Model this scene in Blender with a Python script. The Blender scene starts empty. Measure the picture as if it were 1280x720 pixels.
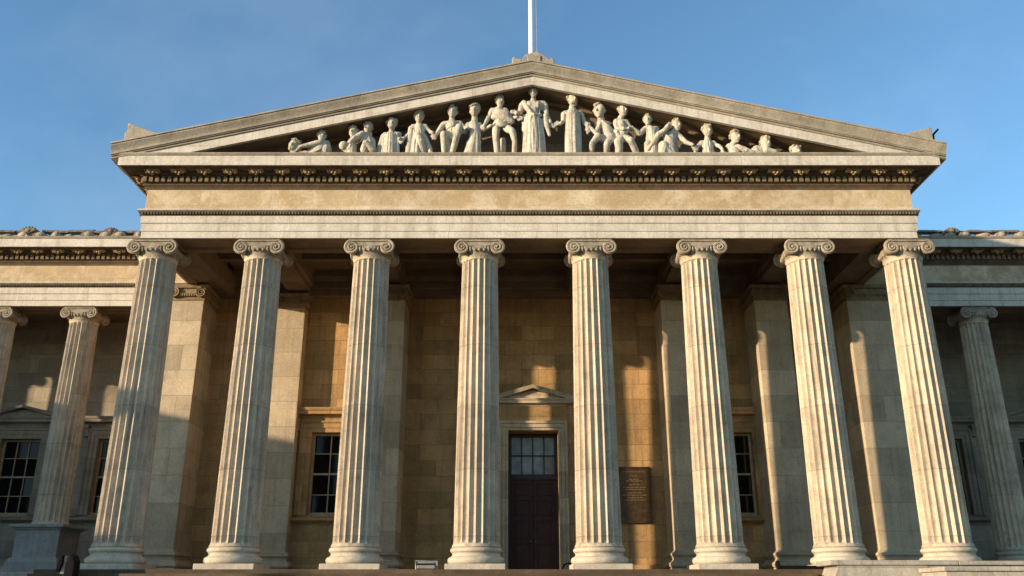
import bpy, bmesh, math, random
from mathutils import Vector, Matrix
from math import sin, cos, pi, radians, sqrt, atan2, tan
R = random.Random(7)
sc = bpy.context.scene
col = sc.collection

# ------------------------------------------------------------------ camera
CAM = (-.93, -33.2, 1.7); F = 1100. / 1280; TH = radians(19.5)
cam = bpy.data.cameras.new('camera'); co = bpy.data.objects.new('camera', cam); col.objects.link(co)
co.location = CAM; co.rotation_euler = (pi/2 + TH, 0, 0)
cam.sensor_width = 36; cam.lens = 36*F; cam.clip_end = 5000; cam.clip_start = .1
sc.camera = co

# measured place -> metres: where a sight line meets the vertical plane y = Y
def at(px, py, Y):
    u = (px-640)/1100; v = (360-py)/1100
    d1 = cos(TH)-v*sin(TH); d2 = sin(TH)+v*cos(TH)
    k = (Y-CAM[1])/d1
    return CAM[0]+u*k, CAM[2]+d2*k

# ------------------------------------------------------------------ light
SUN_AZ, SUN_EL = 64, 9.3          # degrees left of the facade's normal, elevation
sd = Vector((-sin(radians(SUN_AZ))*cos(radians(SUN_EL)), -cos(radians(SUN_AZ))*cos(radians(SUN_EL)), sin(radians(SUN_EL))))
sl = bpy.data.lights.new('sun', 'SUN'); so = bpy.data.objects.new('sun', sl); col.objects.link(so)
so.rotation_euler = sd.to_track_quat('Z', 'Y').to_euler(); so.location = (-60, -60, 40)
sl.energy = 4.6; sl.angle = radians(.55); sl.color = (1, .78, .53)
w = bpy.data.worlds.new('World'); sc.world = w; w.use_nodes = True
nt = w.node_tree; nt.nodes.clear()
out = nt.nodes.new('ShaderNodeOutputWorld'); bg = nt.nodes.new('ShaderNodeBackground')
sky = nt.nodes.new('ShaderNodeTexSky'); sky.sky_type = 'NISHITA'; sky.sun_disc = False
sky.sun_elevation = radians(SUN_EL); sky.sun_rotation = atan2(sd.x, sd.y)
sky.air_density = 1.0; sky.dust_density = .4; sky.ozone_density = 2.6; sky.altitude = 20
tc = nt.nodes.new('ShaderNodeTexCoord'); mp = nt.nodes.new('ShaderNodeMapping')
mp.inputs['Scale'].default_value = (1.6, 3.0, 2.2); mp.inputs['Rotation'].default_value = (.2, .5, .4)
nz = nt.nodes.new('ShaderNodeTexNoise'); nz.inputs['Scale'].default_value = 1.5; nz.inputs['Detail'].default_value = 7; nz.inputs['Roughness'].default_value = .55
rp = nt.nodes.new('ShaderNodeValToRGB'); rp.color_ramp.elements[0].position = .5; rp.color_ramp.elements[1].position = .85
rp.color_ramp.elements[1].color = (.08, .08, .08, 1)
mx = nt.nodes.new('ShaderNodeMix'); mx.data_type = 'RGBA'
L = nt.links.new
L(tc.outputs['Generated'], mp.inputs['Vector']); L(mp.outputs['Vector'], nz.inputs['Vector']); L(nz.outputs['Fac'], rp.inputs['Fac'])
L(rp.outputs['Color'], mx.inputs['Factor']); tn = nt.nodes.new('ShaderNodeMix'); tn.data_type = 'RGBA'; tn.blend_type = 'MULTIPLY'; tn.inputs['Factor'].default_value = 1; tn.inputs['B'].default_value = (.95, 1.10, 1.11, 1)
L(sky.outputs['Color'], tn.inputs['A']); L(tn.outputs['Result'], mx.inputs['A']); mx.inputs['B'].default_value = (6.5, 7.2, 8.2, 1)
L(mx.outputs['Result'], bg.inputs['Color']); bg.inputs['Strength'].default_value = .15
L(bg.outputs['Background'], out.inputs['Surface'])
sc.view_settings.view_transform = 'Standard'; sc.view_settings.look = 'None'; sc.view_settings.exposure = .82; sc.view_settings.gamma = 1

# ------------------------------------------------------------------ materials
def stone(name, c1, c2, dirt=(.1, .085, .07), dirt_amt=.35, streak=.4, blocks=None, scale=.7, rough=.85, bump=.35, grain=14, blockvar=.35, vein=0, fold=0):
    m = bpy.data.materials.new(name); m.use_nodes = True
    t = m.node_tree; N = t.nodes; P = N['Principled BSDF']; L = t.links.new
    def nd(k, **a):
        n = N.new(k)
        for q, v in a.items(): n.inputs[q].default_value = v
        return n
    tc = N.new('ShaderNodeTexCoord'); oi = N.new('ShaderNodeObjectInfo')
    off = nd('ShaderNodeVectorMath'); off.operation = 'MULTIPLY_ADD'
    L(oi.outputs['Random'], off.inputs[0]); off.inputs[1].default_value = (37, 51, 23); L(tc.outputs['Object'], off.inputs[2])
    v = off.outputs[0]
    n1 = nd('ShaderNodeTexNoise', Scale=scale, Detail=9, Roughness=.62, Distortion=.4); L(v, n1.inputs['Vector'])
    r1 = N.new('ShaderNodeValToRGB'); r1.color_ramp.elements[0].position = .36; r1.color_ramp.elements[1].position = .64; L(n1.outputs['Fac'], r1.inputs['Fac'])
    mixA = N.new('ShaderNodeMix'); mixA.data_type = 'RGBA'; mixA.inputs['A'].default_value = (*c1, 1); mixA.inputs['B'].default_value = (*c2, 1)
    L(r1.outputs['Color'], mixA.inputs['Factor']); cur = mixA.outputs['Result']
    # vertical run-off streaks and blotches of soot
    mp = nd('ShaderNodeMapping'); mp.inputs['Scale'].default_value = (2.6, 2.6, .16); L(v, mp.inputs['Vector'])
    n2 = nd('ShaderNodeTexNoise', Scale=1.6, Detail=7, Roughness=.6); L(mp.outputs[0], n2.inputs['Vector'])
    n3 = nd('ShaderNodeTexNoise', Scale=scale*2.3, Detail=8, Roughness=.7); L(v, n3.inputs['Vector'])
    def ramp(src, a, b, hi):
        q = N.new('ShaderNodeMapRange'); q.inputs['From Min'].default_value = a; q.inputs['From Max'].default_value = b; q.inputs['To Max'].default_value = hi
        L(src, q.inputs['Value']); return q.outputs[0]
    for src, amt, a, b in ((n2.outputs['Fac'], streak, .5, .72), (n3.outputs['Fac'], dirt_amt, .52, .74)):
        mm = N.new('ShaderNodeMix'); mm.data_type = 'RGBA'; L(ramp(src, a, b, amt), mm.inputs['Factor']); L(cur, mm.inputs['A']); mm.inputs['B'].default_value = (*dirt, 1)
        cur = mm.outputs['Result']
    if vein:
        n5 = nd('ShaderNodeTexNoise', Scale=.8, Detail=10, Roughness=.7, Distortion=.35); L(v, n5.inputs['Vector'])
        mm = N.new('ShaderNodeMix'); mm.data_type = 'RGBA'; L(ramp(n5.outputs['Fac'], .46, .62, vein), mm.inputs['Factor']); L(cur, mm.inputs['A']); mm.inputs['B'].default_value = (.70, .61, .47, 1)
        cur = mm.outputs['Result']
    ng = nd('ShaderNodeTexNoise', Scale=grain, Detail=6, Roughness=.7); L(v, ng.inputs['Vector'])
    mg = N.new('ShaderNodeMix'); mg.data_type = 'RGBA'; mg.blend_type = 'MULTIPLY'; mg.inputs['Factor'].default_value = 1
    q = N.new('ShaderNodeMapRange'); q.inputs['From Min'].default_value = .25; q.inputs['From Max'].default_value = .75; q.inputs['To Min'].default_value = .72; q.inputs['To Max'].default_value = 1.18
    L(ng.outputs['Fac'], q.inputs['Value']); L(cur, mg.inputs['A']); L(q.outputs[0], mg.inputs['B']); cur = mg.outputs['Result']
    h = N.new('ShaderNodeMath'); h.operation = 'MULTIPLY_ADD'; L(n3.outputs['Fac'], h.inputs[0]); h.inputs[1].default_value = .9; L(ng.outputs['Fac'], h.inputs[2]); height = h.outputs[0]
    if fold:
        hf = N.new('ShaderNodeMath'); hf.operation = 'MULTIPLY_ADD'; L(n2.outputs['Fac'], hf.inputs[0]); hf.inputs[1].default_value = fold; L(height, hf.inputs[2]); height = hf.outputs[0]
    if blocks:
        sx = N.new('ShaderNodeSeparateXYZ'); L(tc.outputs['Object'], sx.inputs[0])
        ad = N.new('ShaderNodeMath'); L(sx.outputs[0], ad.inputs[0]); L(sx.outputs[1], ad.inputs[1])
        zz = N.new('ShaderNodeMath'); zz.inputs[1].default_value = blocks[2] if len(blocks) > 2 else 0; L(sx.outputs[2], zz.inputs[0])
        cx = N.new('ShaderNodeCombineXYZ'); L(ad.outputs[0], cx.inputs[0]); L(zz.outputs[0], cx.inputs[1])
        br = nd('ShaderNodeTexBrick', Scale=1.0); br.inputs['Brick Width'].default_value = blocks[0]; br.inputs['Row Height'].default_value = blocks[1]
        br.inputs['Mortar Size'].default_value = .011; br.inputs['Mortar Smooth'].default_value = .4; br.inputs['Bias'].default_value = 0
        br.inputs['Color1'].default_value = (0, 0, 0, 1); br.inputs['Color2'].default_value = (1, 1, 1, 1); br.inputs['Mortar'].default_value = (.5, .5, .5, 1)
        L(cx.outputs[0], br.inputs['Vector'])
        q = N.new('ShaderNodeMapRange'); q.inputs['To Min'].default_value = 1-blockvar; q.inputs['To Max'].default_value = 1+blockvar*.7; L(br.outputs['Color'], q.inputs['Value'])
        mb = N.new('ShaderNodeMix'); mb.data_type = 'RGBA'; mb.blend_type = 'MULTIPLY'; mb.inputs['Factor'].default_value = 1; L(cur, mb.inputs['A']); L(q.outputs[0], mb.inputs['B'])
        mo = N.new('ShaderNodeMix'); mo.data_type = 'RGBA'; mo.inputs['B'].default_value = (*dirt, 1)
        sc_ = N.new('ShaderNodeMath'); sc_.operation = 'MULTIPLY'; sc_.inputs[1].default_value = .6; L(br.outputs['Fac'], sc_.inputs[0]); L(sc_.outputs[0], mo.inputs['Factor'])
        L(mb.outputs['Result'], mo.inputs['A']); cur = mo.outputs['Result']
        hs = N.new('ShaderNodeMath'); hs.operation = 'MULTIPLY_ADD'; L(br.outputs['Fac'], hs.inputs[0]); hs.inputs[1].default_value = -1.2; L(height, hs.inputs[2]); height = hs.outputs[0]
    bp = nd('ShaderNodeBump', Strength=bump, Distance=.035); L(height, bp.inputs['Height']); L(bp.outputs[0], P.inputs['Normal'])
    L(cur, P.inputs['Base Color']); P.inputs['Roughness'].default_value = rough; P.inputs['Specular IOR Level'].default_value = .25
    return m
def plain(name, c, rough=.5, metal=0, spec=.5, noise=.15, scale=6, bump=0):
    m = bpy.data.materials.new(name); m.use_nodes = True; t = m.node_tree; P = t.nodes['Principled BSDF']
    P.inputs['Roughness'].default_value = rough; P.inputs['Metallic'].default_value = metal; P.inputs['Specular IOR Level'].default_value = spec
    n = t.nodes.new('ShaderNodeTexNoise'); n.inputs['Scale'].default_value = scale; n.inputs['Detail'].default_value = 6
    tcx = t.nodes.new('ShaderNodeTexCoord'); t.links.new(tcx.outputs['Object'], n.inputs['Vector'])
    r = t.nodes.new('ShaderNodeValToRGB'); r.color_ramp.elements[0].position = .3; r.color_ramp.elements[1].position = .7
    r.color_ramp.elements[0].color = (*[x*(1-noise) for x in c], 1); r.color_ramp.elements[1].color = (*[min(1, x*(1+noise)) for x in c], 1)
    t.links.new(n.outputs['Fac'], r.inputs['Fac']); t.links.new(r.outputs['Color'], P.inputs['Base Color'])
    if bump:
        b = t.nodes.new('ShaderNodeBump'); b.inputs['Strength'].default_value = bump; b.inputs['Distance'].default_value = .02
        t.links.new(n.outputs['Fac'], b.inputs['Height']); t.links.new(b.outputs[0], P.inputs['Normal'])
    return m
M = {}
M['wall'] = stone('ashlar_wall_stone', (.50, .31, .135), (.37, .222, .092), dirt=(.12, .085, .055), dirt_amt=.5, streak=.4, blocks=(1.55, .70, .1), scale=.6, blockvar=.24, bump=.6)
M['wingwall'] = stone('wing_wall_stone', (.37, .315, .24), (.27, .23, .17), dirt=(.12, .10, .08), dirt_amt=.4, streak=.3, blocks=(1.9, .8, .3), scale=.6, blockvar=.22)
M['pilaster'] = stone('pilaster_stone', (.54, .43, .295), (.42, .335, .225), dirt=(.15, .125, .10), dirt_amt=.35, streak=.3, blocks=(3.1, 1.15, .2), scale=.6, blockvar=.22)
M['column'] = stone('weathered_column_stone', (.57, .475, .355), (.44, .36, .265), dirt=(.13, .11, .09), dirt_amt=.5, streak=.7, blocks=(500, 2.37, .9), scale=1.1, bump=.5, grain=18, blockvar=.10)
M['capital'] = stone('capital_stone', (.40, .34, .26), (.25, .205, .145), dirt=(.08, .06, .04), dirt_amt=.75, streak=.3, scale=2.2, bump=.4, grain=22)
M['base'] = stone('column_base_stone', (.55, .48, .385), (.43, .375, .295), dirt=(.16, .145, .125), dirt_amt=.4, streak=.2, scale=1.6, bump=.5, grain=18)
M['arch'] = stone('architrave_stone', (.63, .58, .50), (.53, .475, .395), dirt=(.24, .20, .15), dirt_amt=.4, streak=.45, blocks=(4.3, 3.0, 2.1), scale=.9, bump=.3, blockvar=.06)
M['frieze'] = stone('frieze_stone', (.50, .385, .24), (.42, .305, .175), dirt=(.33, .26, .18), dirt_amt=.4, streak=.3, blocks=(3.2, 3.0, 1.3), scale=.6, bump=.3, vein=.6, blockvar=.10)
M['bed'] = stone('shade_dark_moulding_stone', (.15, .10, .058), (.09, .062, .038), dirt=(.05, .036, .025), dirt_amt=.5, streak=.2, scale=2.5, bump=.5)  # colour darkened to carry the shade beneath the cornice
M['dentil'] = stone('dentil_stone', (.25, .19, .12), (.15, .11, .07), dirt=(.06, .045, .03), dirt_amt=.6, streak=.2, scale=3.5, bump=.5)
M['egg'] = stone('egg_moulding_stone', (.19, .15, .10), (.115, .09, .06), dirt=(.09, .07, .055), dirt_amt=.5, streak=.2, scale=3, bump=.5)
M['gilt'] = stone('ochre_ornament_stone', (.46, .33, .16), (.25, .17, .08), dirt=(.10, .07, .04), dirt_amt=.5, streak=.1, scale=4, bump=.5)
M['sima'] = stone('grey_weathered_cornice_stone', (.42, .365, .285), (.30, .26, .20), dirt=(.13, .115, .095), dirt_amt=.5, streak=.2, blocks=(2.6, 9.0, 3), scale=1.2, bump=.5, blockvar=.14)
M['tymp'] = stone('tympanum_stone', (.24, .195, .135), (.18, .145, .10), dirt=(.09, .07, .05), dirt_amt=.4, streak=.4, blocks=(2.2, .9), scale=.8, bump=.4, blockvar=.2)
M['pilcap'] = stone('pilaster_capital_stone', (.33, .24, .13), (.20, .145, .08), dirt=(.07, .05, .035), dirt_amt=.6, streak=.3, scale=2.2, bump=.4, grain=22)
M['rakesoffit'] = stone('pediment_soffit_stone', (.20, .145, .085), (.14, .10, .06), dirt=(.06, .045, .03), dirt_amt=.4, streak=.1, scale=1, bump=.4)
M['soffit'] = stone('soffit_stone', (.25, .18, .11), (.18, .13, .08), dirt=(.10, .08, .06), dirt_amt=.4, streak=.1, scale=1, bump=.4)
M['statue'] = stone('statue_marble', (.58, .53, .44), (.47, .42, .34), dirt=(.15, .12, .085), dirt_amt=.7, streak=.6, scale=2.2, bump=.55, grain=9, fold=5)
M['hair'] = stone('statue_hair_stone', (.46, .40, .31), (.30, .25, .18), dirt=(.12, .10, .075), dirt_amt=.6, streak=.2, scale=5, bump=.6, grain=16)
M['step'] = stone('step_stone', (.125, .085, .052), (.085, .058, .035), dirt=(.075, .055, .04), dirt_amt=.5, streak=.1, blocks=(2.1, 9, 0), scale=1.2, bump=.5, blockvar=.2)
M['cheek'] = stone('cheek_wall_stone', (.46, .42, .35), (.36, .325, .27), dirt=(.14, .12, .10), dirt_amt=.4, streak=.5, blocks=(2.2, 1.0, .3), scale=1, bump=.5, blockvar=.15)
M['pedestal'] = stone('pedestal_stone', (.30, .285, .265), (.24, .225, .21), dirt=(.10, .095, .09), dirt_amt=.35, streak=.3, scale=1.2, bump=.4)
M['paving'] = stone('forecourt_paving', (.21, .185, .155), (.16, .142, .12), dirt=(.15, .135, .12), dirt_amt=.4, streak=0, scale=.35, bump=.3)
M['tile'] = stone('old_roof_tile', (.26, .22, .18), (.12, .095, .075), dirt=(.04, .035, .03), dirt_amt=.5, streak=.2, scale=3, bump=.6)
M['roof'] = plain('grey_lead_roof', (.16, .165, .17), .6, 0, .4, .25, 2, .3)
M['glass'] = plain('dark_window_glass', (.006, .0065, .007), .07, 0, .16, .3, 3, .04)
M['fanlight'] = plain('grey_fanlight_glass', (.22, .245, .25), .15, 0, .3, .3, 2.5, .05)  # grey base colour carries the sky reflected in the panes
M['bar'] = plain('painted_window_bar', (.36, .27, .16), .5, 0, .4, .2, 5)
M['darkbar'] = plain('dark_painted_bar', (.03, .022, .018), .5, 0, .4, .2, 5)
M['door'] = plain('dark_maroon_door_paint', (.048, .014, .010), .45, 0, .25, .3, 3, .1)
M['brass'] = plain('dull_brass', (.45, .30, .10), .35, 1, .5, .2)
M['bronze'] = plain('dark_bronze', (.085, .048, .02), .45, .6, .5, .35, 5, .1)
M['bronzetext'] = plain('worn_bronze_lettering', (.28, .17, .07), .45, .6, .5, .2)
M['white'] = plain('white_gloss_paint', (.82, .81, .79), .3, 0, .5, .05)
M['black'] = plain('black_painted_metal', (.004, .004, .0045), .75, 0, .12, .2)
M['greymetal'] = plain('grey_metal', (.30, .30, .29), .45, .3, .5, .2)
M['lampgrey'] = plain('worn_light_grey_paint', (.20, .19, .17), .5)
M['stripe'] = plain('pale_grey_band', (.30, .28, .25), .6)

# ------------------------------------------------------------------ mesh builder
class MB:
    def __init__(s): s.v = []; s.f = []
    def add(s, vs, fs):
        n = len(s.v); s.v += [tuple(p) for p in vs]; s.f += [tuple(n+i for i in f) for f in fs]; return s
    def box(s, x0, x1, y0, y1, z0, z1):
        return s.add([(x, y, z) for x in (x0, x1) for y in (y0, y1) for z in (z0, z1)],
                     [(0, 1, 3, 2), (4, 6, 7, 5), (0, 4, 5, 1), (2, 3, 7, 6), (0, 2, 6, 4), (1, 5, 7, 3)])
    def prism(s, poly, y0, y1):                      # poly in (x, z), extruded along y
        n = len(poly)
        a = sum(poly[i][0]*poly[(i+1) % n][1]-poly[(i+1) % n][0]*poly[i][1] for i in range(n))
        if a < 0: poly = poly[::-1]
        vs = [(x, y0, z) for x, z in poly]+[(x, y1, z) for x, z in poly]
        fs = [tuple(range(n)), tuple(range(2*n-1, n-1, -1))]+[(i, i+n, (i+1) % n+n, (i+1) % n) for i in range(n)]
        return s.add(vs, fs)
    def prismx(s, poly, x0, x1):                     # poly in (y, z), extruded along x
        n = len(poly)
        vs = [(x0, y, z) for y, z in poly]+[(x1, y, z) for y, z in poly]
        fs = [tuple(range(n-1, -1, -1)), tuple(range(n, 2*n))]+[((i+1) % n, (i+1) % n+n, i+n, i) for i in range(n)]
        a = sum(poly[i][0]*poly[(i+1) % n][1]-poly[(i+1) % n][0]*poly[i][1] for i in range(n))
        if a < 0: fs = [f[::-1] for f in fs]
        return s.add(vs, fs)
    def lathe(s, prof, c=(0, 0, 0), seg=48, axis='z', caps=True):
        vs = []; fs = []; n = len(prof)
        for i in range(seg):
            a = 2*pi*i/seg
            for r, h in prof:
                p = (r*cos(a), r*sin(a), h) if axis == 'z' else (r*cos(a), h, -r*sin(a))
                vs.append((c[0]+p[0], c[1]+p[1], c[2]+p[2]))
        for i in range(seg):
            j = (i+1) % seg
            for k in range(n-1): fs.append((i*n+k, j*n+k, j*n+k+1, i*n+k+1))
        if caps:
            fs.append(tuple(i*n for i in range(seg-1, -1, -1))); fs.append(tuple(i*n+n-1 for i in range(seg)))
        return s.add(vs, fs)
    def ell(s, c, r, seg=12, rings=8):
        vs = [(c[0], c[1], c[2]-r[2])]; fs = []
        for i in range(1, rings):
            t = pi*i/rings
            for j in range(seg):
                a = 2*pi*j/seg; vs.append((c[0]+r[0]*sin(t)*cos(a), c[1]+r[1]*sin(t)*sin(a), c[2]-r[2]*cos(t)))
        vs.append((c[0], c[1], c[2]+r[2])); last = len(vs)-1
        for j in range(seg): fs.append((0, 1+(j+1) % seg, 1+j))
        for i in range(rings-2):
            for j in range(seg):
                a = 1+i*seg+j; b = 1+i*seg+(j+1) % seg; fs.append((a, b, b+seg, a+seg))
        b0 = 1+(rings-2)*seg
        for j in range(seg): fs.append((b0+j, b0+(j+1) % seg, last))
        return s.add(vs, fs)
    def tube(s, pts, rad, seg=8, closed=False):
        P = [Vector(p) for p in pts]; n = len(P); rings = []
        if not hasattr(rad, '__len__'): rad = [rad]*n
        ref = None
        for i in range(n):
            t = (P[(i+1) % n]-P[i-1]) if closed else (P[min(i+1, n-1)]-P[max(i-1, 0)])
            t.normalize()
            if ref is None: ref = t.orthogonal().normalized()
            ref = (ref-t*ref.dot(t)).normalized(); b = t.cross(ref)
            rings.append([P[i]+(ref*cos(2*pi*k/seg)+b*sin(2*pi*k/seg))*rad[i] for k in range(seg)])
        vs = [p for r in rings for p in r]; fs = []
        for i in range(n if closed else n-1):
            for k in range(seg):
                a = i*seg+k; b = i*seg+(k+1) % seg; c = ((i+1) % n)*seg
                fs.append((a, b, c+(k+1) % seg, c+k))
        if not closed: fs.append(tuple(range(seg-1, -1, -1))); fs.append(tuple((n-1)*seg+k for k in range(seg)))
        return s.add(vs, fs)
    def cap(s, p, r0, q, r1, seg=12):                # rounded, tapering limb
        p = Vector(p); q = Vector(q); d = q-p; ln = d.length
        if ln < 1e-5: return s.ell(p, (r0, r0, r0))
        d /= ln; pts = []; rad = []
        for k in range(5):
            a = pi/2*(k/4); pts.append(p-d*r0*cos(a)); rad.append(max(r0*sin(a), .002))
        for k in range(1, 6): pts.append(p+d*ln*k/6); rad.append(r0+(r1-r0)*k/6)
        for k in range(5):
            a = pi/2*(1-k/4); pts.append(q+d*r1*cos(a)); rad.append(max(r1*sin(a), .002))
        return s.tube(pts, rad, seg)
    def sweep(s, prof, path, endcaps=True):          # closed profile (offset outward, z) along an (x, y) path, mitred
        n = len(prof); m = len(path); rows = []
        for i, p in enumerate(path):
            nn = []
            for a, b in ((i-1, i), (i, i+1)):
                if a >= 0 and b < m:
                    dx = path[b][0]-path[a][0]; dy = path[b][1]-path[a][1]; l = sqrt(dx*dx+dy*dy); nn.append((dy/l, -dx/l))
            if len(nn) == 1: mx_, my = nn[0]
            else:
                sx = nn[0][0]+nn[1][0]; sy = nn[0][1]+nn[1][1]; k = 2/(sx*sx+sy*sy); mx_, my = sx*k, sy*k
            rows.append([(p[0]+mx_*o, p[1]+my*o, z) for o, z in prof])
        vs = [p for r in rows for p in r]; fs = []
        area = sum(prof[i][0]*prof[(i+1) % n][1]-prof[(i+1) % n][0]*prof[i][1] for i in range(n))
        for i in range(m-1):
            for k in range(n):
                f = (i*n+k, (i+1)*n+k, (i+1)*n+(k+1) % n, i*n+(k+1) % n); fs.append(f if area > 0 else f[::-1])
        if endcaps: fs.append(tuple(range(n))); fs.append(tuple((m-1)*n+k for k in range(n-1, -1, -1)))
        return s.add(vs, fs)
    def mesh(s, name, mat, smooth=0):
        me = bpy.data.meshes.new(name); me.from_pydata(s.v, [], s.f); me.validate()
        bm = bmesh.new(); bm.from_mesh(me); bmesh.ops.recalc_face_normals(bm, faces=bm.faces); bm.to_mesh(me); bm.free()
        if mat: me.materials.append(mat)
        if smooth:
            me.polygons.foreach_set('use_smooth', [True]*len(me.polygons)); me.set_sharp_from_angle(angle=radians(smooth))
        return me
    def build(s, name, mat, parent=None, loc=(0, 0, 0), smooth=0, bevel=0):
        return place(name, s.mesh(name, mat, smooth), parent, loc, bevel)
def place(name, me, parent=None, loc=(0, 0, 0), bevel=0, rz=0):
    o = bpy.data.objects.new(name, me); col.objects.link(o); o.location = loc; o.rotation_euler = (0, 0, rz)
    if parent: o.parent = parent
    if bevel:
        b = o.modifiers.new('bevel', 'BEVEL'); b.width = bevel; b.segments = 2; b.limit_method = 'ANGLE'; b.angle_limit = radians(40)
    return o
def empty(name, loc=(0, 0, 0), parent=None):
    o = bpy.data.objects.new(name, None); col.objects.link(o); o.location = loc
    if parent: o.parent = parent
    return o
def tag(o, label, cat, group=None):
    o['label'] = label; o['category'] = cat
    if group: o['group'] = group
    return o
def remesh(mb, name, mat, vox, smooth_it=2):
    me = mb.mesh(name, mat); o = bpy.data.objects.new('tmp', me); col.objects.link(o)
    r = o.modifiers.new('r', 'REMESH'); r.mode = 'VOXEL'; r.voxel_size = vox
    if smooth_it:
        q = o.modifiers.new('s', 'SMOOTH'); q.factor = .5; q.iterations = smooth_it
    dg = bpy.context.evaluated_depsgraph_get(); ev = o.evaluated_get(dg)
    m2 = bpy.data.meshes.new_from_object(ev); m2.name = name
    bpy.data.objects.remove(o); bpy.data.meshes.remove(me)
    m2.materials.clear(); m2.materials.append(mat)
    m2.polygons.foreach_set('use_smooth', [True]*len(m2.polygons))
    return m2

# ------------------------------------------------------------------ levels of the place (metres)
FL = 2.68                     # portico floor
ZA0, ZA1, ZF1 = 15.27, 16.22, 17.40
CX = [-15.23, -10.99, -6.60, -2.22, 2.23, 6.62, 10.90, 14.87]
XL, XR, YF = -15.72, 15.22, -.85
YW, YP = 6.67, 4.8             # portico back wall, pilaster faces
YE, YWW = 7.75, 13.4         # wing entablature face, wing wall

# ground: one sheet to the horizon
g = MB(); g.add([(-900, -900, 0), (900, -900, 0), (900, 900, 0), (-900, 900, 0)], [(0, 1, 2, 3)])
gr = g.build('ground', M['paving']); gr['kind'] = 'structure'

B = empty('museum_building')
tag(B, 'huge pale stone classical museum building with fluted columns, a sculpted pediment and colonnaded wings', 'building')

# ------------------------------------------------------------------ columns
def shaft_mesh(r0, r1, z0, z1, nfl=20, per=10):
    mb = MB(); vs = []; fs = []; H = z1-z0; n = nfl*per
    zs = [0, .02, .06, .1, .14, .18, .23, .30, .6]+[.6+(H-1.2)*k/9 for k in range(1, 9)]+[H-.6, H-.36, H-.27, H-.22, H-.18, H-.14, H-.11, H-.05, H]
    for z in zs:
        t = z/H; rr = r0+(r1-r0)*(t**1.35)
        if z < .2: rr += .07*(1-z/.2)**2
        if z > H-.1: rr += .05*((z-H+.1)/.1)**2
        e0 = min(1, max(0, (z-.10)/.14)); e1 = min(1, max(0, (H-.14-z)/.13)); e = sqrt(max(0, 1-(1-e0)**2))*sqrt(max(0, 1-(1-e1)**2))
        for i in range(n):
            u = (i % per)/per; a = 2*pi*i/n; x = (u-.5)/.43
            d = sqrt(1-x*x) if abs(x) < 1 else 0
            q = rr*(1-.15*d*e); vs.append((q*cos(a), q*sin(a), z0+z))
    for k in range(len(zs)-1):
        for i in range(n):
            j = (i+1) % n; fs.append((k*n+i, k*n+j, (k+1)*n+j, (k+1)*n+i))
    fs.append(tuple(range(n-1, -1, -1))); fs.append(tuple((len(zs)-1)*n+i for i in range(n)))
    mb.add(vs, fs); return mb.mesh('column', M['column'], 32)
def torus_prof(pts): return pts
def base_mesh(k, z):
    def arc(rc, zc, r, n=8): return [(rc+r*cos(-pi/2+pi*i/n), zc+r*sin(-pi/2+pi*i/n)) for i in range(n+1)]
    p = [(.5*k, z)]+arc(.90*k, z+.135, .135)+[(.895*k, z+.285)]+[(.86*k+.035*(2*abs(i/6-.5))**2, z+.295+.10*i/6) for i in range(7)]+[(.90*k, z+.405)]+arc(.86*k, z+.49, .085)+[(.88*k, z+.585), (.88*k, z+.625), (.5*k, z+.63)]
    return MB().lathe(p, seg=64).mesh('base', M['base'], 40)
def capital_mesh(k=1.0):
    mb = MB(); zc = 14.91; vx = .69*k; R0 = .285*k; yd = .80*k
    # neck and echinus
    mb.lathe([(.3, 14.56), (.735*k, 14.56), (.76*k, 14.60), (.735*k, 14.64), (.745*k, 14.70), (.82*k, 14.78), (.86*k, 14.86), (.84*k, 14.93), (.3, 14.95)], seg=48)
    for i in range(28):
        a = 2*pi*i/28; mb.ell((.83*k*cos(a), .83*k*sin(a), 14.81), (.055*k, .055*k, .085), 6, 5)
    for s in (-1, 1):
        # bolster: waisted roll from front scroll to back scroll
        pr = []
        for i in range(17):
            y = -yd+2*yd*i/16; q = abs(y)/yd; pr.append((R0*(.62+.36*q**1.6) + (.018*k if i in (7, 8, 9) else 0), y))
        mb.lathe([(max(r_-.02, .05), y_*.88) for r_, y_ in pr], (s*vx, 0, zc), 32, 'y')
        for fy in (-1, 1):
            pts = []; rad = []
            for i in range(76):
                t = i/75; a = pi/2+s*fy*0+(-s)*(-1)*0
                ang = pi/2 - s*(-1)*t*2*pi*2.4*(-1)
                r = R0*(.90*(1-t)**1.15+.10)
                pts.append((s*vx+r*cos(ang), fy*(yd-.045+.07*k*t), zc+r*sin(ang))); rad.append(k*(.058*(1-t)**.8+.020))
            mb.tube(pts, rad, 6); mb.ell((s*vx, fy*(yd+.02*k), zc), (.05*k, .05*k, .05*k), 10, 6)
    for fy in (-1, 1):
        y0, y1 = sorted((fy*(yd-.10), fy*(yd-.015)))
        mb.box(-vx, vx, y0, y1, zc+.06, zc+R0*.86)
        y0, y1 = sorted((fy*(yd-.03), fy*(yd+.035)))
        mb.box(-vx, vx, y0, y1, zc+R0*.82, zc+R0*1.03)
        mb.tube([(-vx+.22*k, fy*yd, zc+.07), (-.2*k, fy*yd, zc+.035), (.2*k, fy*yd, zc+.035), (vx-.22*k, fy*yd, zc+.07)], .03, 6)
        for i in range(7):
            x = (-.36+.12*i)*k; mb.ell((x, fy*(yd-.01), zc-.055), (.05*k, .05, .085), 8, 6)
    mb.box(-.70*k, .70*k, -.74*k, .74*k, zc+.1, 15.19)
    return mb.mesh('capital', M['capital'], 38)
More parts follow.
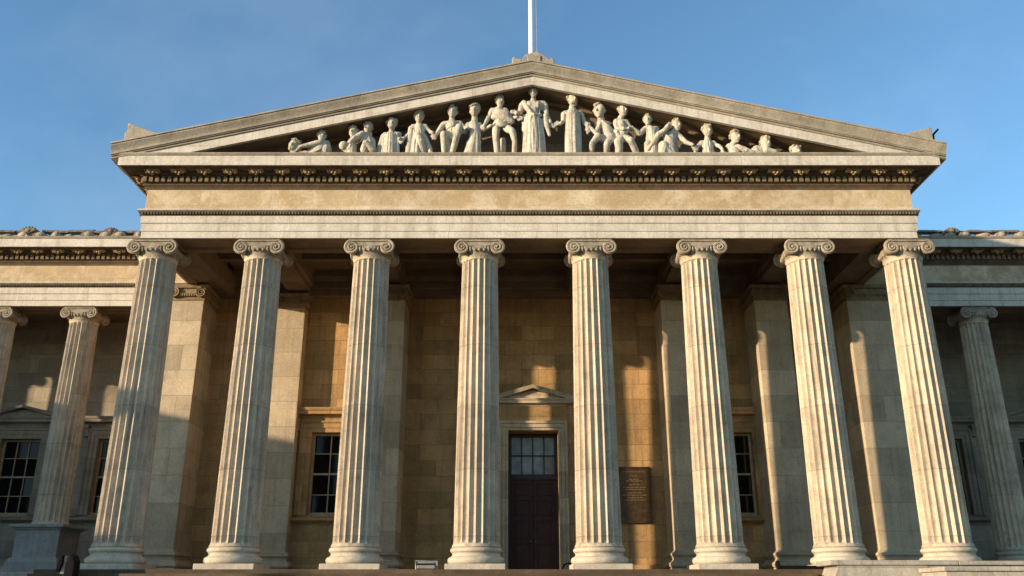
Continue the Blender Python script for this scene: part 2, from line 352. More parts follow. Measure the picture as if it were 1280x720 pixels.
def abacus_mesh(k=1.0):
    mb = MB()
    # abacus: thin moulded slab
    pf = [(0, 15.185), (.03, 15.19), (.075, 15.235), (.085, 15.27), (-.3, 15.27), (-.3, 15.185)]
    h = .74*k; mb.sweep(pf, [(0, -h), (h, -h), (h, h), (-h, h), (-h, -h), (0, -h)][::1], False)
    mb.box(-h, h, -h, h, 15.185, 15.268)
    n = 11
    for i in range(n):
        x = -h+2*h*(i+.5)/n
        for fy in (-1, 1): mb.ell((x, fy*(h+.055), 15.215), (.05, .035, .035), 6, 4)
    return mb.mesh('abacus', M['egg'], 38)
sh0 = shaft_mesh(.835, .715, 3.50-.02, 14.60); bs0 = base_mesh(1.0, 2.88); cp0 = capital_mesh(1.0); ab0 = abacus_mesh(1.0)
pl0 = MB().box(-1.06, 1.06, -1.06, 1.06, FL-.05, 2.885).mesh('plinth', M['base'])
for i, x in enumerate(CX):
    c = place('column', sh0, B, (x, 0, 0)); c['label'] = 'tall fluted column under the pediment'
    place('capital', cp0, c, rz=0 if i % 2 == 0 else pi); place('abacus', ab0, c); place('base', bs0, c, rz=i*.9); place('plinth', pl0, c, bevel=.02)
# wing columns: slimmer
KW = .90
shL = shaft_mesh(.76, .65, 4.89, 14.60); shR = shaft_mesh(.76, .645, 3.79, 14.60); cpW = capital_mesh(KW); abW = abacus_mesh(KW); bsW = base_mesh(KW, 3.17)
plW = MB().box(-.96, .96, -.96, .96, 3.0, 3.175).mesh('plinth', M['pedestal'])
YC = 8.45
pf_cap = [(0, 4.62), (.06, 4.66), (.10, 4.72), (.24, 4.76), (.24, 4.86), (.16, 4.89), (-.5, 4.89), (-.5, 4.62)]
pf_bas = [(-.5, 3.04), (.20, 3.04), (.20, 3.26), (.16, 3.28), (.10, 3.42), (0, 3.48), (-.5, 3.48)]
def rect(h): return [(0, -h), (h, -h), (h, h), (-h, h), (-h, -h), (0, -h)]
pm = MB(); hq = .97; pm.box(-hq, hq, -hq, hq, 3.0, 4.885); pm.sweep(pf_cap, rect(hq), False); pm.sweep(pf_bas, rect(hq), False)
pdM = pm.mesh('pedestal', M['pedestal'])
for i in range(5):
    x = -22.1-4.13*i
    c = place('column', shL, B, (x, YC, 0)); c['label'] = 'slimmer fluted wing column on a tall pedestal'
    place('capital', cpW, c); place('abacus', abW, c); place('pedestal', pdM, c)
for i in range(4):
    x = 21.9+4.13*i
    c = place('column', shR, B, (x, YC, 0)); c['label'] = 'slimmer fluted wing column in shade on a moulded base'
    place('capital', cpW, c); place('abacus', abW, c); place('base', bsW, c); place('plinth', plW, c)

# ------------------------------------------------------------------ entablature
path = [(XL, 14), (XL, YF), (XR, YF), (XR, 14)]
path = path  # outward normal of (dx,dy) is (dy,-dx): left side runs towards -y -> (-1,0)
arch = [(0, ZA0), (0, 15.54), (.035, 15.56), (.035, 15.86), (.07, 15.88), (.07, 16.20), (-1.66, 16.20), (-1.66, ZA0), (-1.30, ZA0), (-1.27, 15.34), (-.42, 15.34), (-.39, ZA0)]
shell = arch[:6]+[(-.09, 16.20), (-.09, ZA0)]
core = [(-.092, ZA0+.012), (-.092, 16.19), (-1.66, 16.19), (-1.66, ZA0+.012), (-1.30, ZA0+.012), (-1.26, 15.36), (-.45, 15.36), (-.41, ZA0+.012)]
ao = MB().sweep(shell, path).build('architrave', M['arch'], B)
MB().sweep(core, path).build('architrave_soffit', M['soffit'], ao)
# egg and dart band
eg = [(-.2, 16.205), (.09, 16.205), (.09, 16.235), (.13, 16.26), (.17, 16.33), (.19, 16.345), (.19, 16.40), (-.2, 16.40)]
def beads(mb, path, off, z, step, r):
    for (x0, y0), (x1, y1) in zip(path[:-1], path[1:]):
        l = sqrt((x1-x0)**2+(y1-y0)**2); ux, uy = (x1-x0)/l, (y1-y0)/l; n = int(l/step)
        for i in range(n+1):
            d = l*i/n; mb.ell((x0+ux*d+uy*off, y0+uy*d-ux*off, z), r, 6, 4)
shortpath = [(XL, 4), (XL, YF), (XR, YF), (XR, 4)]
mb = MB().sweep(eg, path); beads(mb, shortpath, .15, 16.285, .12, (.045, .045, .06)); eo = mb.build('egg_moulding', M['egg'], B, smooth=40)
fil = [(-.2, 16.40), (.19, 16.40), (.20, 16.41), (.20, 16.455), (-.2, 16.455)]
MB().sweep(fil, path).build('fillet', M['arch'], eo)
fr = [(0, 16.39), (0, ZF1+.05), (-1.2, ZF1+.05), (-1.2, 16.39)]
MB().sweep(fr, path).build('frieze', M['frieze'], B)
bed = [(-.3, 17.39), (.03, 17.39), (.05, 17.43), (.05, 17.46), (.13, 17.55), (.13, 17.60), (.15, 17.62), (.15, 17.86), (.27, 17.88), (.27, 17.92), (.36, 18.0), (.36, 18.034), (.853, 18.034), (.853, 18.046), (-.3, 18.046)]  # upper step is a thin dark sheet for shade under the corona
corona = [(-.6, 18.05), (.86, 18.05), (.86, 18.03), (.93, 18.03), (.93, 18.45), (-.6, 18.45)]
crown = [(-.6, 18.45), (.95, 18.45), (.97, 18.47), (1.0, 18.53), (1.0, 18.56), (-.6, 18.56)]
def dentils(mb, segs):
    for x0, y0, x1, y1 in segs:
        l = sqrt((x1-x0)**2+(y1-y0)**2); ux, uy = (x1-x0)/l, (y1-y0)/l; nx, ny = uy, -ux; n = int(l/.25)
        for i in range(n):
            d = l*(i+.5)/n; cx, cy = x0+ux*d, y0+uy*d; hw = .075
            a = [(cx+ux*sx*hw+nx*o, cy+uy*sx*hw+ny*o) for sx in (-1, 1) for o in (.1, .265)]
            mb.add([(p[0], p[1], z) for p in a for z in (17.635, 17.86)], [(0, 1, 3, 2), (4, 6, 7, 5), (0, 4, 5, 1), (2, 3, 7, 6), (0, 2, 6, 4), (1, 5, 7, 3)])
orn = []
for q in range(3):
    mb = MB()
    for a, o, z, r in ((-.2, .52, 17.94, .075), (-.07, .56, 17.91, .08), (.07, .56, 17.91, .08), (.2, .52, 17.94, .075), (0, .50, 17.87, .065), (-.14, .6, 17.97, .075), (.14, .6, 17.97, .075), (-.27, .56, 17.99, .055), (.27, .56, 17.99, .055)):
        rr = r*R.uniform(.8, 1.25); mb.ell((a+R.uniform(-.03, .03), -o, z+R.uniform(-.02, .02)), (rr, rr, rr*.9), 7, 5)
    mb.box(-.3, .3, -.66, -.44, 17.95, 17.99)
    orn.append(mb.mesh('carved_ornament', M['gilt'], 60))
def ornaments(par, segs, step=1.03):
    for x0, y0, x1, y1 in segs:
        l = sqrt((x1-x0)**2+(y1-y0)**2); ux, uy = (x1-x0)/l, (y1-y0)/l; n = max(1, int(round(l/step)))
        for i in range(n):
            d = l*(i+.5)/n; o = place('carved_ornament', R.choice(orn), par, (x0+ux*d, y0+uy*d, 0), rz=atan2(uy, ux))
def modillion_blocks(mb, segs, step=1.03):
    for x0, y0, x1, y1 in segs:
        l = sqrt((x1-x0)**2+(y1-y0)**2); ux, uy = (x1-x0)/l, (y1-y0)/l; nx, ny = uy, -ux; n = max(1, int(round(l/step)))
        for i in range(n):
            d = l*(i+.5)/n; cx, cy = x0+ux*d, y0+uy*d; hw = .3
            a = [(cx+ux*sx*hw+nx*o, cy+uy*sx*hw+ny*o) for sx in (-1, 1) for o in (.3, .74)]
            mb.add([(p[0], p[1], z) for p in a for z in (17.97, 18.06)], [(0, 1, 3, 2), (4, 6, 7, 5), (0, 4, 5, 1), (2, 3, 7, 6), (0, 2, 6, 4), (1, 5, 7, 3)])
def cornice(path, segs, crownmat):
    c = MB().sweep(corona, path).build('cornice', M['arch'], B)
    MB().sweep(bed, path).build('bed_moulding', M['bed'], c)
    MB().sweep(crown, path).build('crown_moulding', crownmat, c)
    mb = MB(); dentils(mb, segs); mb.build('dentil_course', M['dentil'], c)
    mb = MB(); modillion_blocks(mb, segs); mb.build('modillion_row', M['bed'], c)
    ornaments(c, segs)
    return c
cornice(path, [(XL, 9, XL, YF-.2), (XL-.2, YF, XR+.2, YF), (XR, YF-.2, XR, 9)], M['sima'])

# ------------------------------------------------------------------ pediment
AX, AZ = -.10, 22.78; EL_, ER = (-16.95, 18.93), (16.42, 18.92)
def rake(mb, prof):                                  # prof (y, dz below outer line), mitred at the apex
    n = len(prof); rows = []
    for X, Z in (EL_, (AX, AZ), ER): rows.append([(X, y, Z+dz) for y, dz in prof])
    vs = [p for r in rows for p in r]; fs = []
    for i in range(2):
        for k in range(n): fs.append((i*n+k, i*n+(k+1) % n, (i+1)*n+(k+1) % n, (i+1)*n+k))
    fs.append(tuple(range(n))); fs.append(tuple(2*n+k for k in range(n-1, -1, -1)))
    return mb.add(vs, fs)
sima = [(-2.02, 0), (-2.03, -.07), (-1.99, -.09), (-1.99, -.14), (-1.95, -.22), (-1.88, -.33), (-1.86, -.42), (-1.87, -.47), (-1.83, -.49), (-1.83, -.52), (-.4, -.52), (-.4, 0)]
rk = rake(MB(), sima).build('raking_sima', M['sima'], B, smooth=25)
line = [(-1.75, -.515), (-1.75, -.56), (-1.80, -.57), (-1.80, -.62), (-1.74, -.64), (-.4, -.64), (-.4, -.515)]
rake(MB(), line).build('raking_bead', M['sima'], rk)
band = [(-1.745, -.635), (-1.745, -1.02), (-1.66, -1.03), (-1.66, -1.0), (-.2, -1.0), (-.2, -.635)]
# the band dies into the ledge: clip its lower part there
def clip_rake(mb, dz0, dz1, y0, y1, zmin):
    for (X, Z), s in ((EL_, -1), (ER, 1)):
        m = (AZ-Z)/(AX-X)
        f = lambda z, dz: X+(z-dz-Z)/m          # x where the line offset by dz reaches height z
        poly = [(AX, AZ+dz0), (AX, AZ+dz1), (f(zmin, dz1), zmin), (f(zmin, dz0), zmin)]
        mb.prism(poly, y0, y1)
    return mb
clip_rake(MB(), -.635, -1.02, -1.745, -1.60, 18.555).build('raking_band', M['arch'], rk)
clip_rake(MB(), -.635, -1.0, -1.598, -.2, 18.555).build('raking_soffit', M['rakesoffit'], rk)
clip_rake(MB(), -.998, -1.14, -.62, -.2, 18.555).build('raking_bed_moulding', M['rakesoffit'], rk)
# tympanum wall and roof behind it
YT = -.30
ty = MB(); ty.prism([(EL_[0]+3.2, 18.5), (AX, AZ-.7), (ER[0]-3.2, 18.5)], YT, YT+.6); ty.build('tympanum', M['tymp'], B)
rf = MB()
for (X, Z) in (EL_, ER):
    s = -1 if X < 0 else 1
    rf.prism([(AX, AZ-.02), (AX, AZ-.5), (X-s*.35, Z-.45), (X-s*.1, Z-.03)], -.42, 34)
rf.build('roof', M['roof'], B)
tb = MB().box(XL+.02, XR-.02, YT+.3, 34, 17.4, 18.5); tb.build('attic', M['wall'], B)
# acroteria
ac = MB()
ac.prism([(-.93, 22.55), (-.93, 23.0), (-.86, 23.14), (-.74, 23.02), (-.5, 23.0), (-.38, 23.2), (-.16, 23.30), (.2, 23.36), (.30, 23.26), (.5, 23.1), (.66, 22.98), (.74, 23.08), (.84, 23.0), (.84, 22.5)], -1.75, -.6)
ac.box(-.30, .28, -1.80, -.5, 22.6, 23.14)
ac.build('apex_block', M['sima'], B, bevel=.04)
for pts in ([(-16.62, 18.85), (-16.62, 19.55), (-16.52, 19.62), (-16.55, 19.95), (-16.46, 20.0), (-16.35, 19.92), (-15.6, 19.62), (-15.2, 19.5), (-15.2, 19.1)],
            [(16.10, 18.85), (16.10, 19.75), (16.02, 19.82), (15.92, 19.74), (15.3, 19.6), (14.7, 19.35), (14.7, 19.2)]):
    MB().prism(pts, -1.7, -.5).build('corner_block', M['sima'], B, bevel=.03)
lr = MB().tube([(16.18, -1.5, 18.9), (16.22, -1.5, 19.55), (16.46, -1.5, 19.80)], [.02, .05, .04], 6); lr.build('corner_spike', M['black'], B)

# ------------------------------------------------------------------ portico inside
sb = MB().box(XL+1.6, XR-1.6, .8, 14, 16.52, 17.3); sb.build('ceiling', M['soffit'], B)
for x in CX[1:-1]:
    mb = MB().prism([(x-.62, 16.53), (x-.62, 15.75), (x-.52, 15.70), (x-.52, 15.42), (x+.52, 15.42), (x+.52, 15.70), (x+.62, 15.75), (x+.62, 16.53)], .79, YW)
    mb.build('ceiling_beam', M['soffit'], B)
for i in range(7):
    x0, x1 = CX[i]+.6, CX[i+1]-.6; mb = MB()
    for yy in (2.0, 3.6): mb.box(x0, x1, yy, yy+.35, 16.1, 16.53)
    mb.build('coffer_rib', M['soffit'], B)
wb = [(0, 15.27), (0, 15.62), (.05, 15.64), (.05, 16.0), (.12, 16.05), (.2, 16.2), (.2, 16.53), (-.5, 16.53), (-.5, 15.27)]
MB().sweep(wb, [(-15.0, YW-.45), (14.6, YW-.45)]).build('wall_beam', M['soffit'], B)
# back wall of the portico, with real openings for the windows and the door
def wall(x0, x1, y0, y1, z0, z1, holes, mat, name='wall'):
    mb = MB(); xs = sorted({x0, x1, *[h[0] for h in holes], *[h[1] for h in holes]})
    for a, b in zip(xs[:-1], xs[1:]):
        hz = sorted([(h[2], h[3]) for h in holes if h[0] < (a+b)/2 < h[1]]); z = z0
        for q0, q1 in hz:
            if q0 > z: mb.box(a, b, y0, y1, z, q0)
            z = q1
        mb.box(a, b, y0, y1, z, z1)
    bm = mb
    return bm.build(name, mat, B)
WZ0, WZ1 = 5.2, 8.85
wh = [(-10.0, -7.6, WZ0, WZ1), (7.55, 9.95, WZ0, WZ1), (-1.10, 1.16, FL, 8.95)]
wall(-16.3, 17.2, YW, YW+1.35, 0, 17.4, wh, M['wall'])
wall(-16.3, -15.5, YW+1.35, 14.5, 0, 17.4, [], M['wall']); wall(16.4, 17.2, YW+1.35, 14.5, 0, 15.2, [], M['wall'])
# low plinth course along the back wall
for a, b in ((-15.0, -11.9), (-10.4, -7.3), (-5.8, -1.75), (1.8, 5.8), (7.4, 10.1), (11.7, 14.3)):
    MB().sweep([(0, FL), (.10, FL), (.10, 3.05), (.06, 3.12), (0, 3.14)], [(a, YW), (b, YW)]).build('wall_plinth', M['wall'], B)
# pilasters
PX = [(-16.45, -14.97, 4.8), (-12.1, -10.62, 6.0), (-7.3, -5.8, 4.8), (5.84, 7.34, 4.8), (10.1, 11.6, 4.8), (14.32, 17.3, 4.8)]  # depths and the last one's hidden extra width shaped to steer the sun
pc = [(-.2, 14.55), (.03, 14.55), (.05, 14.58), (.03, 14.62), (.03, 14.74), (.13, 14.84), (.13, 14.86), (.06, 14.88), (.06, 15.10), (.14, 15.12), (.18, 15.2), (.18, 15.27), (-.2, 15.27)]
pb = [(-.2, FL), (.20, FL), (.20, 2.93)]+[(.15+.10*cos(-pi/2+pi*i/6), 3.06+.12*sin(-pi/2+pi*i/6)) for i in range(7)]+[(.12, 3.22), (.08, 3.30), (.12, 3.38)]+[(.09+.07*cos(-pi/2+pi*i/6), 3.47+.075*sin(-pi/2+pi*i/6)) for i in range(7)]+[(.05, 3.58), (0, 3.66), (-.2, 3.66)]
for x0, x1, YP in PX:
    p = MB().box(x0, x1, YP, YW+.01, FL-.02, 15.26).build('pilaster', M['pilaster'], B, bevel=.012)
    pt = [(x0, YW), (x0, YP), (x1, YP), (x1, YW)]
    MB().sweep(pb, pt).build('base', M['pilaster'], p, smooth=40)
    mb = MB().sweep(pc, pt); w = x1-x0
    for s, xv in ((-1, x0+.12), (1, x1-.12)):
        pts = []; rad = []
        for i in range(60):
            t = i/59; ang = pi/2+s*t*2*pi*2.2; r = .24*(.9*(1-t)+.1)
            pts.append((xv+r*cos(ang), YP-.15-.03*t, 14.90+r*sin(ang))); rad.append(.03*(1-t)+.02)
        mb.tube(pts, rad, 6); mb.lathe([(.25, YP-.13), (.22, YP-.02)], (xv, 0, 14.90), 24, 'y')
    for i in range(9):
        mb.ell((x0+.3+(w-.6)*i/8, YP-.09, 14.80), (.06, .06, .085), 8, 6)
    mb.build('capital', M['pilcap'], p, smooth=40)

# ------------------------------------------------------------------ windows
def window(cx, yw, z0, z1, hw, nx, nz, hood, zh, mat, sillz, brackets=True):
    r = empty('window', (cx, yw, z0), B)
    def b(mb, n, m, **k): return mb.build(n, m, r, **k)
    o = lambda z: z-z0
    # stepped stone surround (butted jambs and lintel)
    mb = MB(); sw = .52
    for q0, q1, d in ((0, .20, .07), (.20, sw-.10, .11), (sw-.10, sw, .16)):
        mb.box(-hw-q1, -hw-q0, -d, .02, 0, o(z1)+q0); mb.box(hw+q0, hw+q1, -d, .02, 0, o(z1)+q0); mb.box(-hw-q1, hw+q1, -d, .02, o(z1)+q0, o(z1)+q1)
    b(mb, 'surround', mat, bevel=.012)
    mb = MB(); zc = o(zh)
    mb.box(-hw-sw+.05, hw+sw-.05, -.09, .02, o(z1)+sw, zc)
    b(mb, 'lintel_frieze', mat)
    mb = MB(); pf = [(-.3, zc-.02), (.10, zc-.02), (.14, zc+.06), (.30, zc+.10), (.42, zc+.11), (.42, zc+.24), (.46, zc+.27), (.50, zc+.36), (.50, zc+.40), (-.3, zc+.40)]
    e = hw+sw-.08; mb.sweep(pf, [(-e, .02), (-e, -.02), (e, -.02), (e, .02)])
    if hood == 'pediment':
        e2 = e+.5; mb.prism([(-e2, zc+.40), (e2, zc+.40), (0, zc+.78)], -.30, .02)
        for s in (-1, 1): mb.prism([(s*e2, zc+.40), (s*e2, zc+.52), (0, zc+1.0), (0, zc+.86), (s*(e2-.35), zc+.402)], -.52, .02)
    b(mb, 'hood', mat)
    if brackets:
        for s in (-1, 1):
            mb = MB(); mb.prismx([(.02, zc-.03), (-.30, zc-.03), (-.32, zc-.16), (-.22, zc-.28), (-.14, zc-.50), (-.16, zc-.60), (.02, zc-.66)], s*(hw+sw+.13)-.11, s*(hw+sw+.13)+.11)
            b(mb, 'bracket', mat)
    mb = MB(); zs = o(sillz); mb.sweep([(-.3, zs-.02), (.10, zs-.06), (.22, zs+.02), (.28, zs+.04), (.28, zs+.16), (-.3, 0.0)], [(-hw-sw-.16, .02), (-hw-sw-.16, -.02), (hw+sw+.16, -.02), (hw+sw+.16, .02)])
    b(mb, 'sill', mat)
    H = o(z1)
    mb = MB(); yb = .34
    mb.box(-hw, -hw+.10, yb-.05, yb+.06, 0, H); mb.box(hw-.10, hw, yb-.05, yb+.06, 0, H); mb.box(-hw+.10, hw-.10, yb-.05, yb+.06, 0, .14); mb.box(-hw+.10, hw-.10, yb-.05, yb+.06, H-.10, H)
    mb.box(-hw+.10, hw-.10, yb-.06, yb+.05, H/2-.045, H/2+.045)
    for i in range(1, nx):
        x = -hw+.1+(2*hw-.2)*i/nx; mb.box(x-.022, x+.022, yb-.03, yb+.03, .14, H/2-.045); mb.box(x-.022, x+.022, yb-.03, yb+.03, H/2+.045, H-.10)
    for i in range(1, nz):
        if i == nz/2: continue
        z = H*i/nz; mb.box(-hw+.1, hw-.1, yb-.025, yb+.025, z-.02, z+.02)
    b(mb, 'sash', M['bar'])
    mb = MB()
    for i in range(nx):
        for k in range(nz):
            x0 = -hw+.1+(2*hw-.2)*i/nx; x1 = -hw+.1+(2*hw-.2)*(i+1)/nx; za, zb = H*k/nz, H*(k+1)/nz
            a = R.uniform(-.02, .02); c_ = R.uniform(-.02, .02)
            mb.add([(x0, yb+.045+a, za), (x1, yb+.045-a, za), (x1, yb+.045-a+c_, zb), (x0, yb+.045+a+c_, zb)], [(0, 1, 2, 3)])
    b(mb, 'pane', M['glass'])
    MB().box(-hw, hw, .7, .78, 0, H).build('dark_room_backing', M['black'], r)  # black sheet standing in for the unlit room behind the panes
    return r
window(-8.8, YW, WZ0, WZ1, 1.2, 3, 4, 'flat', 9.52, M['wall'], 4.92)
window(8.75, YW, WZ0, WZ1, 1.2, 3, 4, 'flat', 9.52, M['wall'], 4.92)
for cx, hd in ((-26.9, 'pediment'), (-21.75, 'flat'), (21.8, 'flat'), (26.9, 'pediment'), (-32.0, 'flat'), (32.0, 'flat')):
    window(cx, YWW, 5.8, 9.72, 1.05, 3, 4, hd, 10.45, M['wingwall'], 5.5)

# ------------------------------------------------------------------ doorway
D = empty('doorway', (.03, YW, FL), B); DH = 6.27; hw = 1.13
mb = MB()
for q0, q1, d in ((0, .12, .06), (.12, .30, .12), (.30, .42, .18)):
    mb.box(-hw-q1, -hw-q0, -d, .02, 0, DH+q0); mb.box(hw+q0, hw+q1, -d, .02, 0, DH+q0); mb.box(-hw-q1, hw+q1, -d, .02, DH+q0, DH+q1)
mb.build('surround', M['pilaster'], D, bevel=.012)
mb = MB().box(-hw-.40, hw+.40, -.10, .02, DH+.42, 7.38); mb.build('lintel_frieze', M['wall'], D)
mb = MB(); zc = 7.38; e = hw+.36
mb.sweep([(-.3, zc-.02), (.10, zc-.02), (.14, zc+.05), (.32, zc+.09), (.32, zc+.20), (.36, zc+.23), (.38, zc+.30), (-.3, zc+.30)], [(-e, .02), (-e, -.02), (e, -.02), (e, .02)])
mb.prism([(-e-.3, zc+.30), (e+.3, zc+.30), (0, zc+.70)], -.18, .02)
for s in (-1, 1): mb.prism([(s*(e+.38), zc+.30), (s*(e+.38), zc+.42), (0, zc+.95), (0, zc+.78), (s*(e+.0), zc+.302)], -.40, .02)
mb.build('pediment_hood', M['pilaster'], D)
yb = 1.0
mb = MB().box(-hw+.003, -hw+.10, yb-.1, yb+.1, 0, DH).box(hw-.10, hw-.003, yb-.1, yb+.1, 0, DH).box(-hw+.10, hw-.10, yb-.1, yb+.1, DH-.14, DH).box(-hw+.10, hw-.10, yb-.12, yb+.1, 4.18, 4.42)
mb.build('door_frame', M['darkbar'], D)
for s in (-1, 1):
    x0, x1 = (-hw+.1, -.006) if s < 0 else (.006, hw-.1)
    mb = MB().box(x0, x1, yb, yb+.07, .02, 4.18)
    ph = [(.25, 1.35), (1.55, 2.35), (2.55, 3.25), (3.42, 4.0)]
    st = .15
    zs = [.02]+[q for p in ph for q in p]+[4.18]
    for k in range(0, len(zs), 2): mb.box(x0, x1, yb-.04, yb-.0, zs[k], zs[k+1])
    for p0, p1 in ph:
        mb.box(x0, x0+st, yb-.04, yb, p0, p1); mb.box(x1-st, x1, yb-.04, yb, p0, p1)
        mb.box(x0+st+.06, x1-st-.06, yb-.022, yb, p0+.06, p1-.06)
    mb.build('door_leaf', M['door'], D, bevel=.008)
    mb = MB().ell((s*.10, yb-.09, 1.46), (.045, .045, .045), 12, 8).cap((s*.10, yb-.04, 1.46), .018, (s*.10, yb-.08, 1.46), .018, 8)
    mb.build('door_knob', M['brass'], D, smooth=60)
mb = MB(); zt0, zt1 = 4.42, DH-.14; wx = hw-.1
mb.box(-wx, -wx+.05, yb-.05, yb+.05, zt0, zt1).box(wx-.05, wx, yb-.05, yb+.05, zt0, zt1)
for i in range(1, 4): x = -wx+2*wx*i/4; mb.box(x-.025, x+.025, yb-.04, yb+.04, zt0, zt1)
mb.box(-wx+.05, wx-.05, yb-.038, yb+.038, (zt0+zt1)/2-.025, (zt0+zt1)/2+.025)
mb.build('transom_bars', M['darkbar'], D)
mb = MB()
for i in range(4):
    for k in range(2):
        x0, x1 = -wx+2*wx*i/4, -wx+2*wx*(i+1)/4; z0, z1 = zt0+(zt1-zt0)*k/2, zt0+(zt1-zt0)*(k+1)/2; a = R.uniform(-.01, .01)
        mb.add([(x0, yb+.05+a, z0), (x1, yb+.05-a, z0), (x1, yb+.05-a, z1), (x0, yb+.05+a, z1)], [(0, 1, 2, 3)])
mb.build('pane', M['fanlight'], D)
MB().box(-hw, hw, 1.25, 1.33, 0, DH).build('door_backing', M['black'], D)

# ------------------------------------------------------------------ wings
archW = [(0, ZA0), (0, 15.54), (.035, 15.56), (.035, 15.86), (.07, 15.88), (.07, 16.20), (-1.4, 16.20), (-1.4, ZA0), (-1.10, ZA0), (-1.07, 15.34), (-.33, 15.34), (-.30, ZA0)]
for xa, xb in ((-48, -15.8), (15.3, 48)):
    p = [(xa, YE), (xb, YE)]; left = xa < 0
    ao = MB().sweep(shell, p).build('architrave', M['arch'], B)
    MB().sweep([(-.092, ZA0+.012), (-.092, 16.19), (-1.4, 16.19), (-1.4, ZA0+.012), (-1.1, ZA0+.012), (-1.06, 15.36), (-.40, 15.36), (-.36, ZA0+.012)], p).build('architrave_soffit', M['soffit'], ao)
    mb = MB().sweep(eg, p); q = [(-34, YE), (-15.8, YE)] if left else [(15.3, YE), (34, YE)]
    beads(mb, q, .15, 16.285, .13, (.045, .045, .06)); eo = mb.build('egg_moulding', M['egg'], B, smooth=40)
    MB().sweep(fil, p).build('fillet', M['arch'], eo)
    MB().sweep(fr, p).build('frieze', M['frieze'], B)
    cornice(p, [(q[0][0], YE, q[1][0], YE)], M['sima'])
    MB().box(xa, xb, YE+1.38, YWW+.3, 16.1, 16.6).build('ceiling', M['soffit'], B)
    MB().box(xa, xb, YE+.6, 30, 17.3, 18.52).build('roof_deck', M['roof'], B)
    ws = [(c-1.05, c+1.05, 5.8, 9.72) for c in ((-26.9, -21.75, -32.0) if left else (21.8, 26.9, 32.0))]
    x0, x1 = (-48, -16.3) if left else (16.0, 48)
    wall(x0, x1, YWW, YWW+.8, 0, 16.6, ws, M['wingwall'])
    MB().sweep([(0, 3.0), (.12, 3.0), (.12, 3.5), (.07, 3.58), (0, 3.6)], [(x0, YWW), (x1, YWW)]).build('wall_plinth', M['wingwall'], B)
    MB().box(x0, x1, 6.6, YWW+.05, -.1, 3.04).build('wing_podium', M['pedestal'], B)
    mb = MB().sweep([(-.3, 14.35), (.06, 14.35), (.10, 14.45), (.10, 14.8), (.2, 15.0), (.2, 16.1), (-.3, 16.1)], [(x0, YWW), (x1, YWW)]); mb.build('wall_beam', M['wingwall'], B)
# eaves tiles and antefixes on the wings
def antefix_mesh():
    mb = MB(); mb.box(-.20, .20, -.22, .22, 0, .36)
    for k in range(7):
        a = -1.25+2.5*k/6; mb.cap((0, -.22, .36), .09, (.36*sin(a), -.26, .42+.30*cos(a)), .07, 8)
    mb.ell((0, -.26, .48), (.15, .12, .14), 10, 8)
    for s in (-1, 1): mb.cap((s*.28, -.15, .52), .10, (s*.52, -.08, .22), .07, 8)
    mb.cap((0, -.1, .55), .26, (0, .9, .62), .22, 10)
    return mb.mesh('antefix', M['tile'], 50)
def stub_mesh():
    mb = MB(); mb.prism([(-.30, 0), (-.20, .24), (.16, .28), (.30, .04), (.30, 0)], -.18, .2); mb.ell((.05, -.16, .16), (.2, .12, .14), 8, 6)
    return mb.mesh('stone_stub', M['sima'], 50)
def tile_mesh(l):
    mb = MB(); n = 10
    mb.tube([(-l/2, 0, 0), (l/2, 0, 0)], .11, 10)
    mb.add([(-l/2, -.18, .02), (l/2, -.18, .02), (l/2, .5, .14), (-l/2, .5, .14), (-l/2, -.18, -.06), (l/2, -.18, -.06), (l/2, .5, .06), (-l/2, .5, .06)], [(0, 1, 2, 3), (7, 6, 5, 4), (0, 4, 5, 1), (1, 5, 6, 2), (2, 6, 7, 3), (3, 7, 4, 0)])
    return mb.mesh('eaves_tile', M['tile'], 40)
am, sm = antefix_mesh(), stub_mesh(); t1, t2 = tile_mesh(1.25), tile_mesh(.62)
ZT = 18.56
for xs, sg in ((-24.85, -1), (24.9, 1)):
    for i in range(-2, 3):
        x = xs+4.05*i*1.0
        if abs(x) < 17 or abs(x) > 34: continue
        a = place('antefix', am, B, (x, YE-.55, ZT)); a.rotation_euler.z = R.uniform(-.12, .12); a.scale = (R.uniform(.9, 1.1), 1, R.uniform(.68, .82))
for sg in (-1, 1):
    x = 16.6
    while x < 34:
        l = R.choice((1.25, .62, 1.25))
        o = place('eaves_tile', t1 if l > 1 else t2, B, (sg*(x+l/2), YE-.50+R.uniform(-.05, .05), ZT+.38+R.uniform(-.03, .05)))
        o.rotation_euler = (0, R.uniform(-.05, .05), R.uniform(-.06, .06)); x += l+.03
    x = 16.9
    while x < 34:
        o = place('stone_stub', sm, B, (sg*x, YE-.62, ZT)); o.rotation_euler.z = R.uniform(-.4, .4); o.scale = (R.uniform(.8, 1.5), 1, R.uniform(.6, 1.25)); x += R.uniform(.6, 1.0)
for sg in (-1, 1): MB().box(*sorted((sg*16.2, sg*40)), YE-.60, YE+.8, ZT-.02, ZT+.20).build('eaves_kerb', M['sima'], B)
